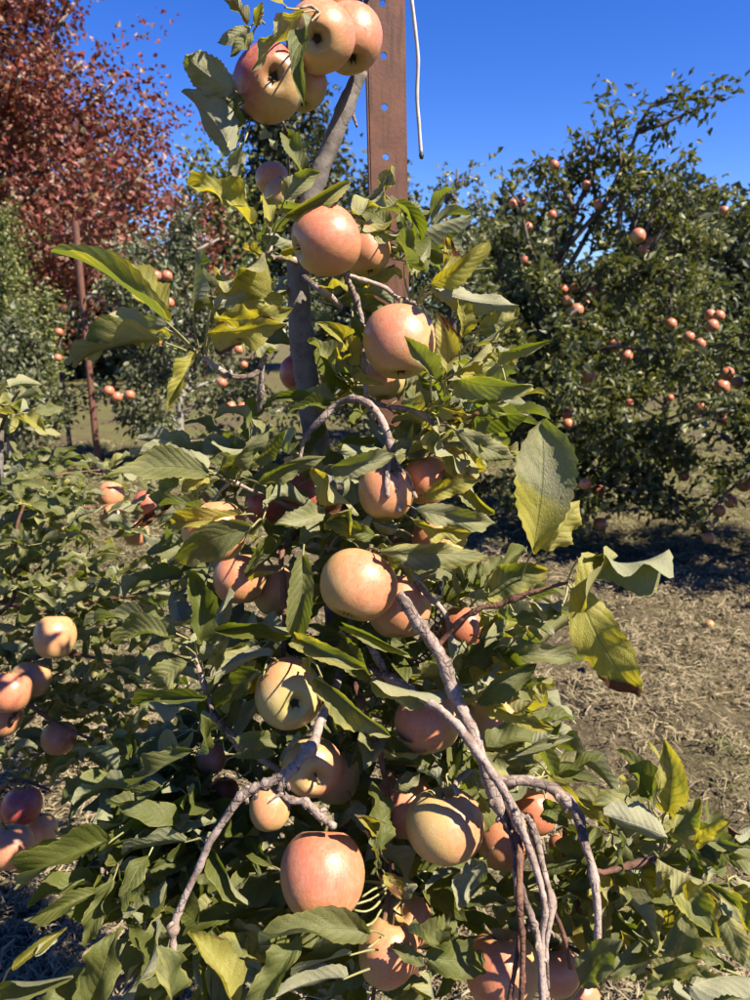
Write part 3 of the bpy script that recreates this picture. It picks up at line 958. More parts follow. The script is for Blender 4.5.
def apple(px, py, r, d, label, calyx=(0.0, -1.0, 0.15), blush=(0.45, 0.35, 0.8), tone=(0.15, 0.2, 0.1), shape=None, group='apples on the leaning tree', far=False):
    i = len(APPLES)
    rad = r * d / FPX
    me = (AMF[i % 2] if far else AM[shape if shape is not None else i % len(AM)])
    o = link('apple', me, None, at(px, py, d))
    z = -camdir(*calyx)
    x = camdir(*blush)
    x = (x - z * x.dot(z))
    x = x.normalized() if x.length > 1e-3 else z.orthogonal().normalized()
    y = z.cross(x)
    o.rotation_euler = Matrix((x, y, z)).transposed().to_euler()
    o.scale = (rad,) * 3
    o.color = (*tone, 1)
    tag(o, label, 'apple', group)
    if not far:
        hh = (0.98, 1.04, 1.10, 1.0, 1.15)[shape if shape is not None else i % len(AM)] - 1.0
        link('stem', SM[i % 4], o, (0, 0, 0.93 * hh))
        link('calyx', CM[i % 3], o, (0, 0, -0.93 * hh - 0.02))
    APPLES.append(o)
    return o


UPC = (0.0, -1.0, 0.15)
PINK = (0.30, 0.15, 0.15); SALM = (0.18, 0.1, 0.0); YEL = (-0.35, 0.35, 0.0); GRN = (-0.55, 1.0, 0.0); RED = (0.45, 0.1, 0.9); ORG = (0.12, 0.0, 0.2)
apple(270, 83, 37, .80, 'large apple with a dark eye, lowest of the top cluster, left side', (0.25, -0.30, 0.9), (-0.5, 0.65, 0.75), (0.62, 0.6, 0.75), 2)
apple(320, 37, 35, .79, 'pink apple with its eye showing, in the middle of the top cluster', (-0.05, -0.55, 0.8), (0.7, 0.6, 0.5), PINK, 0)
apple(350, 39, 33, .84, 'rosy apple touching the steel post at the top', (0.1, -0.9, 0.3), (0.8, 0.4, 0.5), PINK, 1)
apple(303, 86, 25, .88, 'greenish apple tucked behind the hanging leaf in the top cluster', UPC, (0.2, 1, 0.1), GRN, 3)
apple(324, -10, 27, .84, 'pink apple cut off by the top edge', UPC, (0.4, 0.6, 0.5), PINK)
apple(272, 179, 17, .95, 'small salmon apple under the top cluster beside the leader', UPC, (0.2, 0.8, 0.5), SALM)
apple(281, 196, 17, .93, 'small yellowish apple just below the small salmon one', UPC, (0.2, 0.8, 0.2), YEL)
apple(326, 241, 37, .76, 'round rosy apple with a scar on its left, upper middle of the tree', (-0.85, -0.35, 0.25), (0.5, 0.5, 0.7), PINK, 0)
apple(366, 251, 26, .88, 'smaller pink and yellow apple half behind the rosy upper apple', (0.2, -0.95, 0.1), (0.0, 0.6, 0.8), SALM, 1)
apple(399, 342, 36.5, .77, 'tall salmon apple in front of the rusty post', (0.05, -0.96, 0.2), (-0.1, 0.6, 0.8), (0.16, 0.3, 0.05), 2)
apple(384, 380, 22, .85, 'green apple peeping out under the tall salmon apple', UPC, (0, 1, 0), GRN)
apple(298, 373, 19, 1.0, 'dark red apple hidden behind the trunk at mid height', UPC, (0, 0, 1), RED)
apple(386, 492, 28, .78, 'salmon apple behind the three hanging twigs', UPC, (0.3, 0.6, 0.7), SALM)
apple(427, 481, 26, .82, 'pale pink apple right of the three hanging twigs', UPC, (0.1, 0.6, 0.8), SALM)
apple(438, 540, 25, .86, 'pale green apple above the black chain tie', (0.5, -0.8, 0.3), (-0.6, 0.6, 0.3), GRN)
apple(215, 532, 33, .78, 'apple half covered by a broad yellowing leaf at left', (0.1, -0.98, 0.1), (0.2, 0.8, 0.5), (0.1, 0.25, 0.05), 1)
apple(266, 505, 22, .95, 'dark red apple in shade above the covered left apple', UPC, (0, 0, 1), RED)
apple(301, 492, 20, .95, 'dark crimson apple in shade beside the trunk', UPC, (0, 0, 1), RED)
apple(240, 579, 28, .86, 'shaded dull salmon apple below the leaf covered one', UPC, (0, 0.6, 0.8), SALM)
apple(277, 590, 25, .90, 'shaded yellowish apple behind the thin brown shoot', UPC, (0, 0.6, 0.4), YEL)
apple(358, 585, 39, .74, 'big salmon apple crossed by a leaf shadow at the centre', (-0.3, -0.85, 0.35), (0.5, -0.1, 0.85), (0.16, 0.25, 0.05), 0)
apple(399, 607, 34, .80, 'salmon apple behind the sawn end of the thick branch', (0.0, -0.95, 0.3), (0.2, 0.3, 0.9), (0.14, 0.2, 0.05), 3)
apple(416, 561, 17, .88, 'small apple above the sawn branch end', UPC, (0.2, 0.2, 0.9), SALM)
apple(463, 627, 23, .93, 'bright pink apple behind the purple twig and chain', UPC, (0.5, 0.3, 0.8), (0.6, 0.1, 0.25))
apple(447, 642, 21, .96, 'brownish pink apple left of the bright pink one', UPC, (0.5, 0.3, 0.8), (0.4, 0.1, 0.5))
apple(289, 694, 35.5, .77, 'pale yellow apple with a small brown scar, left of centre', (0.30, -0.1, 0.9), (-0.2, 1, 0), (-0.6, 0.75, 0.0), 3)
apple(428, 722, 34, .79, 'pink and yellow apple behind the two crossing branches', (0.3, -0.9, 0.2), (-0.4, 0.6, 0.7), (0.2, 0.15, 0.15), 0)
apple(491, 724, 26, .88, 'apple sheltered by leaves right of the crossing branches', UPC, (0.3, 0.5, 0.6), (0.0, 0.1, 0))
apple(312, 766, 31, .80, 'apple seen on its stem end behind the forked branch', (-0.25, 0.10, -0.95), (0.7, -0.2, 0.6), SALM, 3)
apple(335, 777, 25, .86, 'greenish apple right behind the stem end apple', UPC, (0, 1, 0), GRN)
apple(270, 808, 21, .80, 'narrow yellow apple with a hard shadow edge below the fork', UPC, (0.1, 0.5, 0.5), (-0.1, 0.1, 0), 4)
apple(212, 758, 16, .90, 'small red apple among leaves left of the fork', UPC, (0.4, 0.2, 0.8), (0.4, 0, 0.25))
apple(224, 793, 15, .93, 'small dark red apple in deep shade left of the narrow yellow one', UPC, (0.4, 0.2, 0.8), (0.4, 0, 0.5))
apple(322, 875, 42.5, .72, 'large orange red apple at bottom centre under the branch tip', (0.0, -0.86, 0.42), (0.15, 0.35, 0.9), (0.30, 0.0, 0.25), 2)
apple(445, 826, 39, .74, 'large yellow apple with orange cheek right of the bottom centre', (0.05, -0.93, 0.05), (0.75, -0.3, 0.5), (-0.02, 0.15, 0.05), 0)
apple(404, 806, 33, .84, 'shaded apple behind the large yellow one', UPC, (0, 0.5, 0.8), SALM)
apple(503, 840, 29, .86, 'shaded orange apple behind the bundle of hanging shoots', UPC, (0, 0.5, 0.8), ORG)
apple(405, 922, 27, .80, 'pink and green apple with its stem hollow showing near the bottom', (0.2, -0.7, -0.55), (0.6, 0.4, 0.7), SALM, 0)
apple(388, 952, 31, .77, 'long orange yellow apple beside the thin stalk at the bottom', (-0.2, -0.95, 0.1), (0.5, 0.4, 0.7), SALM, 4)
apple(502, 971, 38, .75, 'big orange apple behind the hanging shoots at the bottom edge', UPC, (-0.3, 0.6, 0.75), ORG, 1)
apple(554, 970, 26, .80, 'orange apple low down right of the hanging shoots', UPC, (0.2, 0.6, 0.7), ORG)
apple(578, 995, 22, .82, 'orange apple cut off by the bottom edge on the right', UPC, (0.2, 0.6, 0.7), ORG)
apple(534, 811, 23, .92, 'dull pink apple in shade under the arching branch', UPC, (0.3, 0.3, 0.8), (0.4, 0, 0.3))
apple(562, 847, 14, .95, 'small bright pink apple seen below the arching branch', UPC, (0.4, 0.3, 0.8), (0.55, 0, 0.2))
# the small neighbouring tree on the left
GL = 'apples on the low left tree'
LT = ((55, 637, 21, 1.42, 'yellow apple with a faint blush alone on the low left tree', (-0.1, 0.15, 0)),
      (31, 679, 20, 1.42, 'yellow apple tucked behind the pink one at the left edge', YEL),
      (10, 692, 22, 1.36, 'pink topped apple at the left edge', (0.3, 0, 0.1)),
      (2, 716, 20, 1.40, 'shaded apple cut by the left edge under the pink topped one', SALM),
      (59, 738, 18, 1.45, 'orange apple in leaf shade below the lone yellow one', ORG),
      (111, 495, 13, 2.05, 'upper left pale pink apple of the little group of four', SALM),
      (113, 517, 13.5, 2.02, 'pale apple with a dark eye in the little group of four', SALM),
      (147, 503, 13.5, 2.08, 'reddest apple, right side of the little group of four', (0.5, 0.0, 0.45)),
      (136, 533, 13, 2.02, 'lowest apple of the little group of four', SALM),
      (22, 806, 20, 1.22, 'dark red apple low at the left edge', (0.6, 0, 0.95)),
      (40, 832, 17, 1.26, 'small yellow apple right below the dark red left one', YEL),
      (10, 847, 23, 1.15, 'shaded brown looking apple at the left edge near the straw', ORG),
      (-3, 812, 14, 1.30, 'sliver of a salmon apple cut by the left edge', SALM))
for px, py, r, d, lab, tn in LT:
    cal = (0.2, -0.5, 0.85) if 'dark eye' in lab else UPC
    apple(px, py, r, d, lab, cal, (0.4, 0.5, 0.7), tn, None, GL)

for i, (px, py, r, lab) in enumerate(FR):
    dep = at(px, py, 1)
    deep = 0.15 if r > 5.9 else 0.45
    apple(px, py, r * 0.98, far_depth(i, r), lab, (0.1, -0.9, 0.3), (0.5, 0.3, 0.8), (0.34, 0.0, deep + 0.05), None, GR, True)
for i, (px, py, r, lab) in enumerate(FL):
    apple(px, py, r, 6.2 + 0.1 * (i % 4), lab, (0.1, -0.9, 0.3), (0.5, 0.3, 0.8), (0.45, 0.1, 0.2), None, GF, True)


# ------------------------------------------------------------------ leaves of the near trees
TONE = {'g': (0.14, 0.05, 0.20), 'y': (0.82, 0.16, 0.22), 'o': (0.38, 0.14, 0.75), 'd': (0.06, 0.02, 0.06), 'b': (0.80, 0.62, 0.25),  # d: darkened green, shade put into the colour of inner leaves
        'r': (0.2, 1.6, 0.0), 'h': (0.50, 0.10, 0.42), 'p': (0.2, 0.22, 1.0), 'l': (0.18, 0.02, 0.34)}  # l: lightened green, sunlight put into the colour of lit leaves


def leaf_arrays(L, W, r, fold=0.35, bend=0.5, wave=0.12, twist=0.2, edge=0.15, nv=24, nu=3, serr=0.05, sh=None):
    """blade along +Y, upper face +Z; returns verts (centred chord on +Y), uv, quads"""
    k = nv + 1
    v = np.linspace(0, 1, k)
    sh = sh or r.uniform(0.72, 0.95)
    wv = np.sin(np.pi * np.clip(v, 0, 1) ** sh) ** 0.72
    wv *= np.where(v > 0.86, 1 - 0.35 * ((v - 0.86) / 0.14) ** 1.5, 1)
    wv = np.maximum(wv, 0.012)
    s = np.concatenate([np.linspace(-1, 0, nu + 1), np.linspace(0, 1, nu + 1)[1:]])
    ns = len(s)
    S, VV = np.meshgrid(s, v)
    hw = W / 2 * wv[:, None] * np.ones_like(S)
    teeth = 1 + serr * np.where(np.arange(k) % 2 == 0, -1, 1)[:, None] * (np.abs(S) > 0.99)
    X = S * hw * teeth
    ax = np.abs(X)
    f1, f2 = fold * r.uniform(0.6, 1.4), fold * r.uniform(0.6, 1.4)
    fl = np.where(S < 0, f1, f2)
    p1, p2 = r.uniform(0, 6.28, 2); k1, k2 = r.uniform(1.2, 2.8, 2)
    wa = np.where(S < 0, np.sin(VV * k1 * 2 * np.pi + p1), np.sin(VV * k2 * 2 * np.pi + p2))
    Z = ax * np.sin(fl) + wave * W * wa * np.abs(S) ** 1.6 * np.minimum(1, wv[:, None] * 1.3)
    Z += edge * W * (np.abs(S) ** 3) * r.choice([-1, 1, 1]) * 0.5
    X = X * np.cos(fl)
    # twist about the midrib
    tw = twist * (VV - 0.3)
    X, Z = X * np.cos(tw) + Z * np.sin(tw), -X * np.sin(tw) + Z * np.cos(tw)
    # bend along the midrib (positive: tip curls down), a little more at the tip
    th = -bend * (v ** 1.4) + 0.12 * np.sin(v * 5 + p1)
    dy = np.cos(th); dz = np.sin(th)
    cy = np.concatenate([[0], np.cumsum((dy[1:] + dy[:-1]) / 2)]) / nv
    cz = np.concatenate([[0], np.cumsum((dz[1:] + dz[:-1]) / 2)]) / nv
    side = 0.05 * r.normal() * np.sin(v * np.pi)
    Yv = cy[:, None] * L - Z * np.sin(th)[:, None]
    Zv = cz[:, None] * L + Z * np.cos(th)[:, None]
    Xv = X + side[:, None] * L
    P = np.stack([Xv, Yv, Zv], -1).reshape(-1, 3)
    c = math.atan2(cz[-1], cy[-1]); chord = math.hypot(cz[-1], cy[-1])
    co, si = math.cos(-c), math.sin(-c)
    y = P[:, 1] * co - P[:, 2] * si; z = P[:, 1] * si + P[:, 2] * co
    P = np.stack([P[:, 0], y / chord, z], 1)
    uv = np.stack([(S * 0.5 + 0.5).ravel(), VV.ravel()], 1)
    i = np.arange(k - 1)[:, None] * ns; j = np.arange(ns - 1)[None]
    a = (i + j).ravel()
    return P, uv, np.stack([a, a + 1, a + ns + 1, a + ns], 1)


def leaf_world(b3, t3, W, roll, tone, r, petiole=None, normal=None, tone2=None, **kw):
    """one leaf in world space: verts, uv, tone, quads, material index"""
    b3 = Vector(b3); t3 = Vector(t3)
    ax = (t3 - b3); L = ax.length; ax.normalize()
    n = Vector(normal) if normal is not None else (CAM - (b3 + t3) / 2).normalized()
    n = (n - ax * n.dot(ax)).normalized()
    n = Quaternion(ax, R(roll)) @ n
    x = ax.cross(n)
    P, uv, Q = leaf_arrays(L, W, r, **kw)
    Mx = np.array([x, ax, n]).T
    Vw = P @ Mx.T + np.array(b3)
    tn = np.array(TONE[tone]) + r.normal(0, 0.06, 3)
    tn = np.clip(tn, 0, 1.7)
    rn = r.random()
    mi = np.zeros(len(Q), int)
    if petiole is not None:
        p3 = Vector(petiole)
        mid = (b3 + p3) / 2 + Vector((0, 0, 1)) * (b3 - p3).length * 0.06 - n * (b3 - p3).length * 0.08
        PP = catmull([tuple(p3), tuple(mid), tuple(b3 + ax * L * 0.03 - n * 0.0006)], 6)
        PV, PF = tube_arrays(PP, np.linspace(0.0013, 0.0008, 6), 5, 0, r, False)
        o = len(Vw)
        Vw = np.vstack([Vw, PV]); uv = np.vstack([uv, np.zeros((len(PV), 2))])
        Q = np.vstack([Q, PF[0] + o]); mi = np.concatenate([mi, np.ones(len(PF[0]), int)])
    T = np.tile(np.array([tn[0], tn[1], tn[2], rn]), (len(Vw), 1))
    if tone2:
        f = np.clip((uv[:, 1] + (uv[:, 0] - 0.5) * 0.25 - tone2[1]) / 0.10, 0, 1)[:, None]
        T[:, :3] = T[:, :3] * (1 - f) + np.array(TONE[tone2[0]]) * f
    return Vw, uv, T, Q, mi


def add_leaf(root, b3, t3, W, roll, tone, r, petiole=None, **kw):
    V, uv, T, Q, mi = leaf_world(b3, t3, W, roll, tone, r, petiole, **kw)
    o0 = np.array(b3)
    me = mesh_np('leaf', V - o0, [Q], [M_LEAF, M_PET], tone=T, uv=uv, matidx=mi)
    return link('leaf', me, root, Vector(b3) - root.location)


# ------------------------------------------------------------------ the near apple tree
trunk_base = Vector(atY(352, 900, 1.02)); trunk_base.z = 0
TREE = empty('apple_tree', trunk_base, 'leaning apple tree laden with rosy fruit, tied to the rusty steel post', 'tree')


def branch(pts, mat=M_BARK, name='branch', knob=0.10, root=None, seed=0, sides=9):
    """pts: (px, py, depth, width px)"""
    root = root or TREE
    r = np.random.default_rng(seed + int(pts[0][0] * 7 + pts[0][1]))
    P = [tuple(at(x, y, d)) for x, y, d, w in pts]
    W = [w * 0.86 * d / FPX / 2 for x, y, d, w in pts]
    ln = sum((Vector(P[i + 1]) - Vector(P[i])).length for i in range(len(P) - 1))
    n = max(8, int(ln / 0.0045))
    C = catmull(P, n)
    rad = np.interp(np.linspace(0, len(P) - 1, n), range(len(P)), W)
    # spur scars and swellings
    t = np.arange(n)
    for _ in range(max(1, int(ln / 0.020))):
        c = r.uniform(0, n); rad = rad * (1 + r.uniform(0.08, 0.42) * np.exp(-((t - c) / r.uniform(0.5, 1.3)) ** 2))
    rad = rad * (1 + r.normal(0, 0.05, n))
    C = C + np.cumsum(r.normal(0, 0.00035, C.shape), 0) * (1 - np.linspace(0, 1, n))[:, None]
    V, F = tube_arrays(C, rad, sides, knob * 0.8, r)
    # little spurs (buds) standing off the bark
    base = np.array(P[0])
    return link(name, mesh_np(name, V - base, F, [mat]), root, Vector(P[0]) - root.location)


def buds(pts, n, seed=0, root=None):
    root = root or TREE
    r = np.random.default_rng(900 + seed)
    P = np.array([tuple(at(x, y, d)) for x, y, d, w in pts]); W = np.array([w * d / FPX / 2 for x, y, d, w in pts])
    C = catmull(P, 60); rad = np.interp(np.linspace(0, len(P) - 1, 60), range(len(P)), W)
    for _ in range(n):
        i = r.integers(3, 57)
        tdir = C[i + 1] - C[i - 1]; tdir /= np.linalg.norm(tdir)
        o = np.cross(tdir, r.normal(0, 1, 3)); o /= np.linalg.norm(o)
        ln = r.uniform(0.002, 0.005)
        pp = catmull([C[i] + o * rad[i] * 0.6, C[i] + o * (rad[i] + ln * .5) + tdir * ln * .3, C[i] + o * (rad[i] + ln * .8) + tdir * ln], 5)
        V, F = tube_arrays(pp, rad[i] * np.array([.50, .44, .36, .26, .10]).clip(0) + 0.0003, 6, 0.08, r)
        link('spur', mesh_np('spur', V - pp[0], F, [M_BARK]), root, Vector(pp[0]) - root.location)


# trunk: leader leaning up to the cut stub at the top, down to the ground
TY = 0.98
tp = [(361, 70, 13), (347, 104, 15), (329, 150, 15), (316, 182, 17), (304, 222, 19), (298, 264, 21), (301, 330, 22), (309, 396, 24), (318, 452, 26),
      (328, 520, 28), (338, 600, 30), (345, 700, 33), (350, 820, 36), (352, 900, 38)]
P = [tuple(atY(x, y, TY + 0.0001 * i)) for i, (x, y, w) in enumerate(tp)]
Wd = [w * TY / FPX / 2 for x, y, w in tp]
P.append((trunk_base.x, trunk_base.y, -0.03)); Wd.append(0.03)
nT = 110
C = catmull(P, nT); rad = np.interp(np.linspace(0, len(P) - 1, nT), range(len(P)), Wd)
rt = np.random.default_rng(77)
for _ in range(26):
    c = rt.uniform(0, nT); rad = rad * (1 + rt.uniform(0.03, 0.16) * np.exp(-((np.arange(nT) - c) / rt.uniform(0.6, 2)) ** 2))
V, F = tube_arrays(C, rad, 14, 0.035, rt)
link('trunk', mesh_np('trunk', V - np.array(trunk_base), F, [M_TRUNK]), TREE)

BR = [
    ('B', [(264, 334, .80, 6), (263, 350, .80, 6), (261, 368, .80, 7), (261, 385, .81, 6), (259, 412, .83, 6)]),
    ('B', [(261, 368, .80, 6), (252, 375, .79, 7), (238, 377, .78, 6), (226, 374, .77, 6), (213, 365, .77, 6), (203, 357, .77, 5)]),
    ('B', [(303, 276, .93, 8), (312, 284, .90, 7), (322, 290, .88, 7), (332, 297, .88, 7), (340, 307, .90, 6)]),
    ('B', [(343, 273, .80, 4), (350, 284, .81, 6), (357, 298, .82, 6), (363, 322, .82, 6), (364, 350, .82, 6), (366, 398, .82, 6)]),
    ('B', [(343, 273, .80, 4), (358, 278, .81, 5), (372, 282, .82, 5), (386, 288, .83, 6), (396, 297, .84, 5), (416, 304, .83, 5)]),
    ('B', [(297, 476, .80, 4), (302, 448, .80, 5), (311, 431, .79, 7), (324, 417, .78, 6), (335, 406, .78, 7), (351, 400, .77, 8), (366, 404, .76, 9), (379, 419, .76, 9), (388, 440, .76, 9), (391, 460, .76, 9), (397, 486, .76, 8), (399, 512, .76, 7)]),
    ('B', [(390, 452, .76, 7), (388, 470, .755, 7), (387, 485, .75, 6), (388, 497, .75, 5)]),
    ('B', [(390, 452, .76, 6), (400, 466, .765, 5), (408, 481, .77, 5), (416, 498, .77, 4)]),
    ('B', [(366, 398, .84, 6), (383, 405, .83, 6), (403, 408, .81, 6), (419, 412, .80, 7), (434, 424, .79, 5)]),
    ('B', [(399, 594, .70, 12), (409, 608, .70, 13), (420, 625, .70, 13), (432, 640, .70, 14), (444, 660, .70, 15), (455, 692, .70, 15), (471, 726, .70, 15), (482, 757, .70, 15), (492, 788, .70, 16), (501, 812, .71, 12), (512, 835, .72, 8)]),
    ('B', [(352, 662, .80, 8), (373, 669, .77, 8), (398, 681, .74, 9), (421, 696, .71, 9), (440, 706, .69, 9), (460, 724, .685, 10), (481, 753, .68, 10), (502, 784, .68, 10), (518, 815, .68, 10), (528, 842, .68, 9), (539, 876, .67, 8), (545, 908, .66, 7), (542, 940, .66, 7), (546, 1010, .66, 6)]),
    ('B', [(488, 784, .71, 13), (503, 781, .70, 12), (527, 780, .70, 11), (548, 787, .70, 12), (564, 798, .70, 12), (577, 814, .70, 13), (585, 843, .685, 10), (593, 870, .67, 10), (597, 902, .66, 9), (598, 930, .655, 8), (594, 962, .66, 7)]),
    ('T', [(593, 872, .67, 8), (603, 874, .67, 7), (619, 870, .67, 7), (643, 863, .67, 8), (658, 858, .67, 6)]),
    ('T', [(500, 795, .72, 8), (514, 820, .70, 7), (520, 853, .68, 8), (520, 905, .66, 8), (523, 948, .655, 6), (521, 1008, .655, 6)]),
    ('B', [(519, 880, .68, 9), (522, 895, .67, 9), (533, 922, .66, 9), (539, 948, .655, 8), (543, 1008, .655, 8)]),
    ('B', [(526, 815, .71, 8), (534, 830, .705, 9), (544, 875, .68, 7), (551, 902, .67, 9), (546, 948, .66, 5), (548, 990, .66, 5)]),
    ('T', [(521, 926, .665, 5), (516, 962, .66, 5), (508, 1008, .66, 5)]),
    ('B', [(505, 812, .71, 5), (510, 830, .70, 6), (515, 855, .685, 6), (517, 900, .675, 6)]),
    ('T', [(566, 820, .82, 6), (566, 862, .81, 7), (574, 892, .80, 7), (583, 922, .79, 6), (590, 955, .79, 6)]),
    ('T', [(550, 896, .68, 4), (556, 915, .67, 5), (564, 938, .67, 5), (570, 968, .68, 5)]),
    ('B', [(345, 660, .90, 9), (337, 690, .80, 10), (331, 704, .76, 11), (324, 722, .73, 11), (315, 746, .71, 12), (299, 765, .70, 10), (286, 783, .70, 9), (284, 794, .70, 9), (294, 801, .70, 8), (307, 803, .70, 8), (320, 815, .70, 9), (335, 827, .705, 8)]),
    ('B', [(299, 765, .70, 9), (288, 772, .70, 9), (269, 784, .70, 9), (254, 791, .70, 9), (240, 800, .70, 10), (224, 823, .70, 9), (208, 848, .70, 9), (198, 872, .70, 8), (184, 901, .70, 8), (175, 924, .70, 10), (173, 942, .70, 7), (175, 968, .70, 7)]),
    ('B', [(284, 793, .70, 5), (277, 796, .695, 4), (267, 804, .69, 1.2)]),
    ('B', [(292, 776, .84, 7), (276, 769, .83, 8), (261, 760, .82, 8), (245, 749, .81, 8), (229, 735, .80, 8), (216, 719, .80, 7), (205, 688, .80, 6), (195, 660, .80, 5), (186, 645, .80, 4)]),
    ('T', [(352, 668, .86, 5), (358, 698, .80, 6), (367, 723, .79, 6), (376, 744, .79, 6), (382, 770, .79, 7), (387, 800, .80, 6), (389, 850, .80, 6), (386, 905, .78, 6), (379, 950, .76, 5), (372, 1005, .75, 5)]),
    ('T', [(300, 530, .90, 6), (290, 540, .86, 6), (282, 552, .82, 6), (283, 585, .81, 6), (284, 630, .81, 6), (282, 672, .82, 5)]),
    ('T', [(431, 653, .70, 5), (446, 636, .70, 6), (460, 620, .69, 6), (479, 609, .685, 6), (500, 604, .68, 6), (517, 597, .675, 6), (541, 590, .67, 5), (568, 582, .665, 4)]),
    ('B', [(396, 560, .86, 6), (409, 573, .80, 7), (425, 592, .77, 7), (444, 612, .75, 6), (449, 630, .75, 5), (457, 650, .75, 4)]),
    ('B', [(287, 200, .90, 3), (288, 170, .86, 3), (287, 140, .83, 3), (283, 122, .80, 3)]),
    ('B', [(348, 108, .96, 7), (353, 116, .95, 5), (357, 127, .95, 3)]),
    ('B', [(318, 12, .76, 4), (325, -5, .78, 5), (335, -25, .82, 6), (350, -30, .9, 7), (360, 10, .96, 9), (361, 70, .97, 12)]),
    ('B', [(457, 795, .72, 5), (455, 785, .73, 7), (460, 778, .74, 6), (470, 770, .75, 5)]),
    ('B', [(212, 500, .80, 3), (226, 486, .80, 4), (234, 483, .80, 5), (250, 490, .82, 4), (275, 500, .88, 5), (315, 520, .94, 8)]),
    ('B', [(270, 228, .84, 4), (272, 245, .84, 4), (268, 255, .84, 5), (285, 258, .88, 5), (300, 262, .94, 8)]),
    ('B', [(300, 548, .80, 3), (318, 545, .80, 5), (345, 552, .84, 6), (366, 552, .86, 6), (378, 552, .80, 4)]),
    ('B', [(345, 660, .90, 10), (360, 672, .86, 9), (372, 682, .80, 8), (383, 672, .76, 8), (372, 650, .75, 7), (362, 632, .76, 5)]),
    ('T', [(350, 830, 1.0, 9), (300, 860, 1.0, 8), (230, 910, .96, 7), (150, 960, .9, 6), (90, 1000, .86, 5)]),
    ('T', [(352, 850, 1.0, 9), (420, 890, .96, 8), (520, 930, .9, 7), (620, 965, .82, 6), (680, 975, .78, 5), (720, 985, .77, 4)]),
    ('T', [(350, 780, 1.0, 8), (280, 810, .98, 7), (200, 840, .92, 5), (130, 850, .86, 4), (112, 845, .78, 3)]),
]
for i, (m, pts) in enumerate(BR):
    branch(pts, M_BARK if m == 'B' else M_TWIG, seed=i)
for i in (1, 5, 9, 10, 11, 13, 14, 15, 20, 21, 23):
    buds(BR[i][1], 4 if i in (10, 21, 9, 5) else 3, i)

for i, pts in enumerate(([(318, 12, .75, 4), (310, 6, .745, 3.4), (300, 8, .74, 3)],
                         [(386, 888, .74, 3), (374, 898, .72, 2.4), (362, 903, .71, 2.4), (352, 905, .71, 2.6)], [(386, 892, .74, 3), (376, 906, .72, 2.4), (366, 912, .71, 2.4), (354, 910, .71, 2.6)],
                         [(385, 885, .74, 3), (372, 890, .72, 2.4), (362, 897, .715, 2.6)], [(384, 905, .74, 3), (375, 920, .72, 2.4), (366, 926, .71, 2.6)], [(384, 935, .74, 3), (374, 944, .72, 2.2), (368, 948, .715, 2.4)])):
    branch(pts, M_PET if i > 0 else M_BARK, 'spur', seed=400 + i, sides=6)

